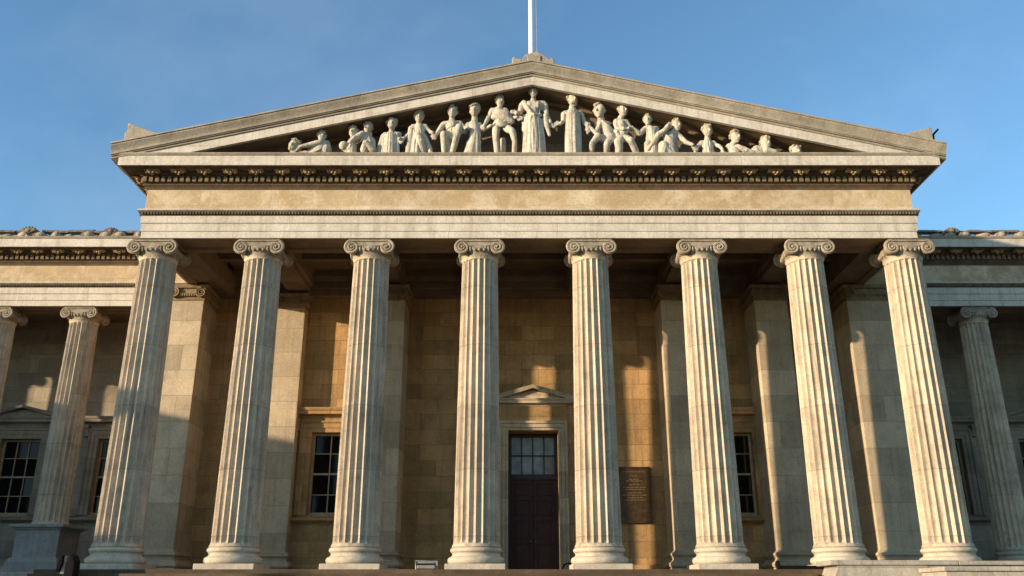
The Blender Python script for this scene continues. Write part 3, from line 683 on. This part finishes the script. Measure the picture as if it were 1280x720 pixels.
# the range that runs forward on the sun's side, outside the picture (it shades the lower left of the front)
XS0, XS1, YS0, YS1, ZS = -62, -46, -14.9, 30, 14.6
sr = wall(XS0, XS1, YS0, YS1, 0, ZS-1.2, [], M['wingwall'], 'side_range')
MB().sweep([(-.5, ZS-1.6), (.06, ZS-1.6), (.1, ZS-1.0), (.9, ZS-.8), (.95, ZS-.4), (1.05, ZS), (-.5, ZS)], [(XS0, YS1), (XS0, YS0), (XS1, YS0), (XS1, YS1)]).build('range_cornice', M['arch'], sr)
MB().box(XS0+.3, XS1-.3, YS0+.3, YS1-.3, ZS-1.3, ZS-.1).build('range_roof', M['roof'], sr)
for k in range(6):
    mb = MB(); y = -21+k*5.2; mb.box(XS1-.02, XS1+.12, y-1.3, y+1.3, 4.6, 9.4); mb.build('window_surround', M['arch'], sr)
    MB().box(XS1+.1, XS1+.14, y-.9, y+.9, 5, 9).build('range_pane', M['glass'], sr)

# ------------------------------------------------------------------ platform and steps
fl = MB().box(-17.3, 16.9, -1.60, YW+.05, 0, FL); fl.build('portico_floor', M['step'], B, bevel=.02)
st = empty('stone_steps', (-3.9, -1.6, 0)); tag(st, 'broad brown flight of stone steps rising to the portico floor', 'steps')
n = 17; rz = FL/(n+1)
mb = MB()
for i in range(n):
    y1 = -1.6-.38*i; z = FL-rz*(i+1)
    poly = [(-1.6+1.6, 0), ]
    mb.box(-13.4, 13.3, -.38*(i+1), -.38*i-.002, 0, z)
mb.build('stair_flight', M['step'], st, bevel=.015)
# cheek wall to the right of the steps
ck = empty('cheek_wall', (13.7, -2.6, 0)); tag(ck, 'low pale stone cheek wall with a sloping end at the right of the steps', 'wall')
mb = MB().prism([(-4.13, 0), (-4.13, 2.35), (-3.95, 2.76), (-1.0, 2.76), (-1.0, 0)], -.4, .95).box(-1.0, 4.6, -.38, .93, 0, 2.75)
mb.build('wall_body', M['cheek'], ck, bevel=.015)
mb = MB().box(-4.22, -.02, -.47, .97, 2.763, 2.92).box(-.01, 4.7, -.48, .97, 2.763, 2.90); mb.build('coping', M['cheek'], ck, bevel=.025)
ck2 = empty('end_block', (17.0, -4.2, 0)); tag(ck2, 'sunlit squat stone block with a flat cap at the lower right corner', 'wall')
MB().box(-4.6, 3.5, -.6, 1.1, 0, 2.52).build('block_body', M['cheek'], ck2, bevel=.02); MB().box(-4.68, 3.6, -.68, 1.12, 2.523, 2.66).build('coping', M['cheek'], ck2, bevel=.025)
# left end of the platform
ck3 = MB().box(-21, -17.33, -1.2, 6.55, 0, 2.60); ck3.build('platform_return', M['pedestal'], B, bevel=.02)

# ------------------------------------------------------------------ small things
fp = empty('flagpole', (-.09, -.9, 22.9)); tag(fp, 'tall white flagpole standing on the pediment peak', 'flagpole')
MB().lathe([(.125, .3), (.12, 3), (.105, 12)], seg=20).build('pole', M['white'], fp, smooth=40)
MB().lathe([(.22, .2), (.22, .46), (.16, .5), (.13, .52)], seg=20).build('collar', M['greymetal'], fp, smooth=40)
MB().tube([(.24, -.05, .9), (.20, -.05, 6), (.15, -.03, 11.9)], .012, 5).tube([(.13, -.03, 1.0), (.27, -.06, 1.0)], .03, 6).build('halyard', M['greymetal'], fp)
MB().ell((0, 0, 12.1), (.18, .18, .18), 16, 10).build('finial', M['brass'], fp, smooth=60)

pq = empty('plaque', (4.50, YW-.12, 4.86)); tag(pq, 'dark bronze inscribed plaque on the wall right of the door', 'plaque')
MB().box(-.74, .74, .02, .12, 0, 2.44).build('plate', M['bronze'], pq, bevel=.01)
mb = MB()
for a in ((-.74, .74, 0, .07), (-.74, .74, 2.37, 2.44), (-.74, -.67, .07, 2.37), (.67, .74, .07, 2.37)): mb.box(a[0], a[1], -.012, .03, a[2], a[3])
mb.build('rim', M['bronze'], pq, bevel=.008)
for zz, wid in ((2.20, 1.0), (2.02, .32), (1.87, .42), (1.80, .75), (1.64, .5), (1.52, 1.0), (1.43, .85), (1.28, .62), (1.18, 1.05), (1.07, .7), (.97, .9)):
    x = -wid/2; mb = MB()
    while x < wid/2:
        l = R.uniform(.10, .24); mb.box(x, min(x+l, wid/2), .008, .022, zz, zz+.032); x += l+.03
    mb.build('text_line', M['bronzetext'], pq)

fx = empty('floodlight', (-3.91, -1.05, FL)); tag(fx, 'small box floodlight in a grey bracket on the step left of the door', 'floodlight')
MB().box(-.33, .30, -.10, .18, .03, .15).build('lamp_housing', M['lampgrey'], fx, bevel=.02)
mb = MB().tube([(-.37, 0, 0), (-.39, 0, .30), (.37, 0, .27), (.36, 0, .02)], .022, 8).box(-.38, .38, .02, .06, .22, .30); mb.build('bracket', M['greymetal'], fx)
MB().box(-.30, .27, .18, .20, .04, .14).build('lens', M['glass'], fx)
bs = empty('boot_scraper', (1.45, 5.9, FL)); tag(bs, 'small dark iron hoop on the floor at the right of the door', 'boot scraper')
mb = MB().tube([(-.22, 0, 0), (-.24, 0, .25), (-.16, 0, .42), (0, 0, .48), (.16, 0, .42), (.24, 0, .25), (.22, 0, 0)], .035, 8); mb.build('hoop', M['black'], bs, smooth=50)
MB().box(-.2, .2, -.015, .015, .12, .17).build('blade', M['black'], bs)
lt = empty('light_trough', (9.3, -1.25, FL)); tag(lt, 'low dark metal trough lying along the step beside the cheek wall', 'trough')
MB().box(-1.0, .95, -.12, .12, .0, .13).build('trough', M['black'], lt, bevel=.015); MB().box(-1.04, -.97, -.13, .13, 0, .30).build('end_plate', M['black'], lt, bevel=.01)

hb = empty('bollard', (-15.72, -2.4, 0)); hb.scale = (.78, .78, 1); tag(hb, 'black round-topped post with a pale band at the lower left corner', 'bollard')
mb = MB(); zt = at(85, 693, -2.4)[1]
mb.prism([(-.10, 1.2), (-.10, zt-.28), (-.02, zt-.03), (.10, zt+.0), (.26, zt-.06), (.36, zt-.22), (.38, zt-.42), (.34, 1.2)], -.26, .26); mb.build('post', M['black'], hb, bevel=.07)
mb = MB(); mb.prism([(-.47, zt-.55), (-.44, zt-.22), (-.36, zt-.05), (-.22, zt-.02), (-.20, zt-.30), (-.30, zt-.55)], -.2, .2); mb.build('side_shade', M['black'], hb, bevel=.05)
mb = MB().prism([(-.31, zt-.62), (-.20, zt-.05), (-.10, zt-.05), (-.10, zt-.62)], -.1, .1); mb.build('pale_band', M['stripe'], hb)
MB().lathe([(.30, 0), (.30, .08), (.16, .14), (.15, 1.4)], (.12, 0, 0), 24).build('stem', M['black'], hb, smooth=40)

# ------------------------------------------------------------------ pediment sculpture
YS = -1.20; S = .0352                       # the plane the figures stand in; metres across one measured unit
class Fig:
    def __init__(s, ox, oy, k):
        s.o = (ox, oy, k); s.b = MB(); s.c = MB(); s.h = MB(); s.cl = False
    def P(s, x, y, d=0):
        px = s.o[0]+x/s.o[2]; py = s.o[1]+y/s.o[2]; X, Z = at(px, py, YS)
        return Vector((X, YS-d, Z))
    def r(s, v): return v/s.o[2]*S*.84
    def limb(s, *pts, cloth=False):
        t = s.c if cloth else s.b
        if cloth: s.cl = True
        for a, b in zip(pts[:-1], pts[1:]):
            p = s.P(a[0], a[1], a[3] if len(a) > 3 else 0); q = s.P(b[0], b[1], b[3] if len(b) > 3 else 0)
            t.cap(p, s.r(a[2]), q, s.r(b[2]), 12)
        return s
    def blob(s, x, y, rx, ry, rd=None, d=0, cloth=False):
        t = s.c if cloth else s.b
        if cloth: s.cl = True
        p = s.P(x, y, d); t.ell(p, (s.r(rx), s.r(rd or rx), s.r(ry)*1.15), 14, 10); return s
    def down(s, x, y, r, x2, r2, d=0, cloth=True):   # a mass that runs down to the ledge, which hides its foot
        t = s.c if cloth else s.b
        if cloth: s.cl = True
        p = s.P(x, y, d); q = s.P(x2, 590, d); q.z = 18.62+s.r(r2)*.3
        t.cap(p, s.r(r), q, s.r(r2), 14); return s
    def folds(s, x0, x1, y0, X0, X1, n, r=7, d=.28):
        s.cl = True
        for i in range(n):
            f = i/(n-1) if n > 1 else .5; bulge = d*(.55+.45*sin(pi*f))
            p = s.P(x0+(x1-x0)*f, y0+R.uniform(-12, 12), bulge*.8); q = s.P(X0+(X1-X0)*f, 590, bulge); q.z = 18.62
            m = (p+q)/2+Vector((R.uniform(-.03, .03), R.uniform(-.02, .02), 0)); k = R.uniform(.8, 1.3)
            r_ = r*1.35; s.c.cap(p, s.r(r_*.7*k), m, s.r(r_*k), 8); s.c.cap(m, s.r(r_*k), q, s.r(r_*1.15*k), 8)
        return s
    def drape(s, *pts, r=8, n=3, sp=12, d=.2):       # separate soft folds that follow a line across the body
        s.cl = True
        for j in range(n):
            o = (j-(n-1)/2)*sp; Q = []
            for i in range(len(pts)-1):
                for k in range(4):
                    t = k/4; Q.append((pts[i][0]+(pts[i+1][0]-pts[i][0])*t, pts[i][1]+(pts[i+1][1]-pts[i][1])*t))
            Q.append(pts[-1]); m = len(Q)-1; w = []
            for i, (x, y) in enumerate(Q):
                t = i/m; w.append((s.P(x+R.uniform(-2, 2), y+o*(.6+.5*t)+6*sin(pi*t)+R.uniform(-2, 2), d*(.42+.42*sin(pi*t))), s.r(r)*(.45+.55*sin(pi*min(max(t, .08), .92)))))
            for (p, q), (p2, q2) in zip(w[:-1], w[1:]): s.c.cap(p, q, p2, q2, 8)
        return s
    def hand(s, x, y, dx, dy, d=.15, spread=.5):
        p = s.P(x, y, d); f = Vector((dx, -.25, -dy)).normalized(); side = f.cross(Vector((0, 1, 0))).normalized()
        s.b.cap(p-f*.05, .062, p+f*.06, .068, 10)
        for i in range(4):
            o = (i-1.5)/1.5; b0 = p+f*.08+side*o*.055; L_ = (.12, .15, .14, .10)[i]
            dirn = (f+side*o*spread*.5).normalized(); m = b0+dirn*L_*.55; e = m+(dirn+Vector((0, .25, -.45))).normalized()*L_*.5
            s.b.cap(b0, .026, m, .024, 8); s.b.cap(m, .024, e, .02, 8)
        b0 = p-side*.05; m = b0+(f*.5-side*.8).normalized()*.09; s.b.cap(b0, .03, m, .026, 8); s.b.cap(m, .026, m+f*.07, .022, 8); return s
    def head(s, x, y, r, tx=0, turn=0, neck=None, hair='curl', beard=False, d=.12):
        c = s.P(x, y, d); q = s.r(r)*1.36; rot = Matrix.Rotation(turn, 4, 'Z') @ Matrix.Rotation(tx, 4, 'Y')
        W = lambda a, b, c_: c+(rot @ Vector((a*q, -b*q, c_*q*1.16)))
        def e(a, b, cc, r3): s.b.ell(W(a, b, cc), (q*r3[0], q*r3[1], q*r3[2]*1.16), 12, 9)
        e(0, -.10, .18, (.80, .92, .90)); e(0, .08, -.22, (.66, .74, .80)); e(0, .34, -.78, (.32, .28, .24))      # skull, face, chin
        e(0, .50, .22, (.55, .26, .12))                                                                    # brow
        s.b.cap(W(0, .70, .14), q*.10, W(0, .92, -.22), q*.16, 8)                                          # nose
        for t in (-1, 1):
            e(t*.38, .46, -.22, (.24, .24, .22)); e(t*.28, .62, .02, (.13, .10, .08)); e(t*.74, -.05, -.12, (.12, .20, .26))
        e(0, .66, -.50, (.26, .14, .06)); e(0, .63, -.60, (.20, .13, .07))
        if neck: s.b.cap(W(0, -.1, -.6), q*.42, s.P(neck[0], neck[1], .02), q*.56, 12)
        n = 46 if hair == 'curl' else 26
        for i in range(n):
            a = R.uniform(-pi, pi); zz = R.uniform(-.15, 1.0); rr = sqrt(max(0, 1-zz*zz))
            xx, yy = rr*sin(a), -rr*cos(a)
            if yy < -.15 and zz < .50: continue
            k = R.uniform(.17, .30); s.h.ell(W(xx*.84, -yy*.94-.06, .2+zz*.84), (q*k,)*3, 8, 6)
        s.h.ell(W(0, -.20, .30), (q*.84, q*.84, q*.90), 14, 10)
        if hair == 'bun':
            s.h.ell(W(.1, -.3, 1.15), (q*.42, q*.42, q*.4), 10, 8); s.h.ell(W(0, -.9, .2), (q*.35,)*3, 10, 8)
        if hair == 'wreath':
            for i in range(18):
                a = 2*pi*i/18; s.h.ell(W(.88*sin(a), .88*cos(a)-.05, .62+.12*sin(3*a)), (q*.2, q*.2, q*.2), 7, 5)
        if beard:
            for i in range(14):
                s.h.ell(W(R.uniform(-.42, .42), R.uniform(.35, .62), R.uniform(-1.15, -.62)), (q*.17,)*3, 7, 5)
        return s
    def finish(s, label, robe='robe'):
        X = s.P(s.x0, 590).x; root = Vector((X, YS, 18.56))
        for m in (s.b, s.c, s.h): m.v = [(p[0]-root.x, p[1]-root.y, p[2]-root.z) for p in m.v]
        body = place('statue', remesh(s.b, 'statue', M['statue'], .022, 1), None, root)
        tag(body, label, 'statue', 'statues in the pediment')
        if s.cl: place(robe, remesh(s.c, robe, M['statue'], .022, 1), body)
        place('hair', remesh(s.h, 'hair', M['hair'], .026, 1), body)
        return body
def F1(x): f = Fig(350, 90, 6); f.x0 = x; return f
def F2(x): f = Fig(510, 90, 6); f.x0 = x; return f
def F3(x): f = Fig(630, 90, 6); f.x0 = x; return f
def F4(x): f = Fig(800, 90, 5.818); f.x0 = x; return f
# left half
f = F1(110); f.head(108, 560, 38, tx=.5, neck=(120, 620), hair='wreath'); f.down(110, 612, 30, 120, 45, 0, False)
f.finish('stone head and shoulders sunk low at the far left of the pediment')
f = F1(320); f.head(318, 492, 33, turn=.4, neck=(335, 540)); f.limb((300, 545, 27), (350, 548, 30)).limb((345, 548, 40), (345, 590, 50)).limb((310, 545, 26, .2), (225, 570, 21, .25), (160, 588, 15, .3)).hand(150, 590, -1, .2)
f.limb((340, 590, 45), (230, 612, 34), (120, 622, 26)).drape((365, 540), (300, 580), (210, 600), r=9, n=4, sp=14, d=.25)
f.finish('reclining stone figure stretching an arm left towards the low head', 'drapery')
f = F1(500); f.head(553, 462, 34, turn=-.2, neck=(548, 512)); f.limb((548, 515, 30), (535, 600, 42)).limb((530, 520, 22), (500, 570, 20)).blob(480, 562, 38, 34, d=.1).limb((480, 565, 32), (540, 600, 36)).down(540, 560, 40, 540, 45)
f.finish('seated stone figure with a pale round knee behind the crouching one')
f = F1(650); f.head(664, 432, 33, turn=-.5, tx=-.2, neck=(660, 470)); f.limb((655, 478, 42), (672, 540, 46), (680, 600, 46)).limb((625, 482, 27, .2), (565, 525, 24, .3), (540, 555, 17, .35)).hand(535, 562, -.4, 1)
f.limb((640, 600, 36, .2), (655, 565, 30, .35), (700, 600, 34, .2)).drape((690, 470), (640, 500), (580, 530), r=8, n=3, sp=14, d=.24).down(685, 520, 36, 690, 46)
f.finish('crouching stone figure bent forward with a long arm reaching down left', 'drapery')
f = F1(830); f.head(842, 400, 36, turn=.1, neck=(840, 455), beard=True); f.limb((790, 478, 30), (888, 470, 28)).limb((835, 480, 45), (835, 600, 55)).limb((885, 475, 24), (912, 512, 18), (900, 522, 15, .25)).hand(898, 522, .5, .6)
f.down(785, 490, 36, 740, 34).down(830, 490, 44, 830, 62).folds(785, 880, 485, 770, 890, 7, 9, .30)
f.finish('stone figure in a heavy cloak with clasped hands, fifth from the left')
f = F1(1045); f.head(1045, 350, 36, turn=.15, neck=(1043, 402)); f.limb((1002, 415, 28), (1088, 412, 27)).limb((1045, 420, 44), (1055, 490, 42)).limb((1040, 490, 34, .1), (1062, 540, 30, .2), (1075, 606, 26)).limb((1080, 490, 30), (1110, 550, 25), (1130, 606, 22))
f.limb((1092, 418, 22), (1128, 450, 17), (1150, 475, 14, .2)).hand(1155, 482, .3, 1).limb((1000, 420, 22), (965, 468, 17), (935, 505, 13, .1)).hand(930, 512, -.5, 1)
f.down(985, 425, 26, 965, 34).folds(1010, 1060, 430, 985, 1050, 4, 8, .2).drape((1070, 420), (1040, 470), (1000, 520), r=8, n=3, sp=16, d=.22)
f.finish('standing stone figure with cloak and bare leg holding hands with its neighbours', 'cloak')
f = F2(320); f.head(335, 312, 36, turn=.1, tx=.1, neck=(330, 372)); f.limb((275, 392, 28), (388, 388, 27)).limb((330, 395, 46), (335, 455, 48)).limb((262, 398, 25), (230, 445, 21), (212, 485, 16, .15)).hand(208, 490, -.3, 1)
f.limb((388, 392, 24), (430, 420, 18), (462, 440, 14, .15)).limb((310, 470, 36), (272, 492, 32, .25), (275, 606, 25, .1)).limb((350, 465, 36), (388, 445, 32, .35), (335, 606, 24, .1))
f.drape((380, 385), (330, 410), (285, 425), r=8, n=3, sp=12, d=.26).down(300, 480, 34, 300, 30).drape((275, 470), (330, 500), (380, 450), r=9, n=3, sp=14, d=.22)
f.finish('seated stone figure with knees apart and both arms spread', 'drapery')
f = F2(500); f.head(500, 302, 38, turn=-.1, neck=(500, 372), hair='wreath'); f.limb((455, 400, 28), (535, 400, 26)).limb((495, 400, 46), (510, 480, 46)).limb((540, 408, 20), (560, 440, 16), (625, 418, 12, .2)).hand(632, 416, 1, -.1)
f.limb((455, 405, 22), (430, 450, 18), (405, 465, 14, .2)).hand(402, 466, -.6, .6).down(505, 480, 44, 470, 66).drape((440, 540), (480, 560), (530, 585), r=11, n=4, sp=14, d=.2).folds(480, 530, 430, 450, 540, 5, 8, .24)
f.finish('draped stone figure crowned by a wreath, half turned between two seated ones')
f = F2(690); f.head(690, 232, 34, tx=-.2, turn=.4, neck=(682, 282), hair='curl'); f.limb((632, 292, 28), (730, 290, 27)).limb((680, 300, 48), (690, 385, 44)).limb((625, 300, 24), (598, 352, 19), (575, 408, 14, .1)).hand(571, 416, -.3, 1)
f.limb((735, 300, 24), (785, 345, 18), (815, 357, 14, .2)).hand(822, 358, 1, .1).limb((665, 400, 38), (658, 480, 30, .15), (668, 606, 24)).limb((735, 420, 38), (782, 470, 28, .3), (800, 540, 22, .2), (798, 606, 22)).limb((712, 490, 26, -.25), (715, 606, 20, -.25))
f.limb((650, 345, 30, .1), (720, 360, 40, .12), (775, 385, 26, .14), cloth=True).drape((635, 320), (690, 310), (740, 330), (780, 375), r=10, n=3, sp=14, d=.30).drape((650, 390), (700, 410), (770, 395), r=10, n=3, sp=16, d=.30)
f.finish('striding stone figure with bare legs and a bunched sash, left of the central one', 'sash')
f = F2(940); f.head(940, 163, 34, turn=-.1, neck=(940, 220), beard=True, hair='wreath'); f.limb((866, 245, 32), (1015, 243, 32)).limb((905, 262, 50), (975, 262, 50)).limb((940, 265, 58), (940, 350, 52)).blob(912, 268, 36, 34, 34, .13).blob(970, 268, 36, 34, 34, .13)
f.limb((855, 252, 28), (838, 315, 23), (815, 330, 16, .25)).hand(806, 326, -.8, -.4).limb((1028, 252, 28), (1040, 330, 22), (1066, 395, 16, .2)).hand(1074, 404, .7, .7)
f.down(940, 360, 54, 935, 80).down(875, 340, 26, 885, 30).folds(880, 1000, 370, 868, 1025, 10, 10, .42).limb((1030, 345, 24, .15), (1040, 420, 24, .18), (1060, 490, 14, .18), cloth=True).folds(900, 985, 255, 905, 985, 3, 6, .30).limb((895, 345, 16, .22), (940, 352, 17, .34), (990, 345, 16, .22), cloth=True).limb((870, 240, 24, .1), (900, 300, 20, .24), (930, 345, 14, .3), cloth=True)
f.finish('tallest bearded stone figure in a long robe at the middle of the pediment')
# right half
f = F3(515); f.head(514, 220, 40, turn=.35, neck=(512, 278), beard=True); f.limb((462, 312, 28), (570, 312, 27)).limb((515, 310, 50), (515, 420, 48)).limb((446, 318, 23), (444, 372, 19), (424, 402, 15, .2)).hand(414, 405, -1, .1).limb((580, 320, 23), (605, 385, 18), (622, 425, 14, .2)).hand(626, 434, .2, 1)
f.down(515, 330, 50, 515, 64).folds(470, 560, 330, 462, 568, 9, 9, .38).drape((460, 320), (515, 335), (570, 320), r=9, n=2, sp=14, d=.34).limb((628, 430, 22, .15), (625, 475, 10, .15), cloth=True)
f.finish('standing curly haired stone figure in a long gown right of the central one')
f = F3(760); f.head(714, 305, 43, tx=-.1, turn=-.6, neck=(728, 362), hair='bun'); f.limb((722, 385, 32), (770, 395, 30)).limb((745, 400, 42), (775, 460, 46), (800, 500, 50)).limb((765, 400, 24), (805, 435, 19), (842, 468, 14, .2)).hand(848, 474, .8, .6).limb((720, 400, 22, .1), (685, 475, 18, .2), (640, 430, 14, .2)).hand(632, 422, -.6, -.8)
f.limb((760, 510, 36), (700, 500, 30, .2), (658, 555, 24, .2), (655, 606, 22)).limb((785, 520, 38), (768, 565, 28, .2), (770, 606, 25)).drape((720, 380), (770, 430), (830, 490), r=9, n=4, sp=15, d=.26).blob(795, 500, 48, 40, 40, .05, True)
f.finish('stone figure with piled up hair leaning back and raising a forearm', 'drapery')
f = F3(880); f.head(890, 300, 36, turn=.5, neck=(875, 348)); f.limb((845, 375, 30), (915, 380, 28)).limb((878, 395, 44), (885, 460, 46)).limb((838, 385, 24), (845, 440, 19, .15), (890, 452, 15, .3)).hand(900, 452, 1, 0).limb((925, 392, 24), (955, 430, 18), (930, 447, 14, .3)).hand(924, 446, -1, .1)
f.limb((880, 500, 40), (855, 540, 38, .2), (862, 606, 34)).limb((890, 490, 36), (945, 535, 30, .25), (990, 606, 24)).limb((930, 490, 32, -.1), (975, 540, 26, -.1), (995, 606, 24)).drape((850, 390), (880, 440), (920, 450), r=8, n=4, sp=14, d=.26).blob(885, 470, 46, 30, 40, .05, True)
f.finish('seated stone figure with folded hands and a leg stretched to the right', 'drapery')
f = F3(1090); f.head(1075, 372, 31, turn=-.2, neck=(1085, 412)); f.limb((1065, 425, 26), (1140, 430, 28)).limb((1100, 440, 44), (1105, 500, 48)).limb((1060, 425, 24), (1018, 472, 22, .1), (975, 450, 15, .2)).hand(966, 446, -1, -.4).limb((1105, 520, 42), (1075, 555, 32, .15), (1080, 606, 30)).folds(1070, 1140, 430, 1075, 1150, 6, 8, .28).down(1120, 460, 36, 1125, 48)
f.finish('stone figure in a pleated tunic resting on its elbow, turned left', 'tunic')
f = F4(220); f.head(265, 398, 34, turn=.4, neck=(240, 440)); f.limb((185, 470, 36), (270, 460, 32)).limb((220, 470, 50), (215, 560, 66), (220, 610, 66)).limb((195, 415, 19, .25), (175, 450, 22, .3), (125, 482, 24, .3), (90, 540, 20, .25), (55, 580, 16, .25)).hand(198, 408, .6, -.8).limb((285, 470, 28), (330, 530, 19, .2), (375, 555, 13, .3)).hand(385, 560, .8, .6, spread=1.1)
f.limb((210, 600, 50, .1), (165, 560, 44, .25), (160, 610, 40, .2)).drape((165, 480), (210, 540), (270, 560), r=11, n=5, sp=18, d=.42).down(215, 520, 54, 215, 70)
f.finish('large seated stone figure with one hand to its head and the other on the ledge', 'drapery')
f = F4(490); f.head(487, 440, 36, turn=.2, neck=(490, 492)); f.limb((450, 520, 27), (535, 522, 26)).limb((490, 525, 42), (490, 610, 48)).limb((445, 520, 20), (415, 545, 18), (400, 590, 14)).limb((540, 530, 20), (572, 552, 16, .15), (592, 580, 12, .2)).hand(596, 586, .3, 1).folds(460, 525, 530, 455, 535, 6, 7, .24)
f.finish('stone half figure with upright head and bent arm, right of the largest seated one', 'tunic')
f = F4(700); f.head(690, 484, 36, turn=.5, neck=(675, 528)); f.limb((650, 545, 30), (710, 555, 28)).limb((670, 560, 42), (680, 610, 52)).limb((705, 560, 26, .15), (770, 585, 20, .2), (820, 604, 14, .2)).limb((690, 605, 40), (830, 625, 30)).drape((640, 560), (690, 575), (740, 595), r=8, n=3, sp=16, d=.26)
f.finish('reclining stone figure with bare shoulder, third from the right end', 'drapery')
f = F4(890); f.head(910, 532, 38, turn=.3, neck=(890, 575)); f.limb((850, 566, 38), (900, 580, 38)).limb((840, 580, 42), (890, 620, 46)).limb((910, 580, 26, .15), (980, 592, 18, .15), (1020, 604, 14)).drape((820, 572), (870, 590), (920, 606), r=8, n=3, sp=14, d=.2)
f.finish('low reclining stone figure with thick curls, second from the right end', 'drapery')
f = F4(1120); f.head(1130, 592, 38, turn=.2, neck=(1130, 625)); f.down(1130, 628, 34, 1130, 50, 0, False)
f.finish('stone head just showing above the ledge at the far right of the pediment')
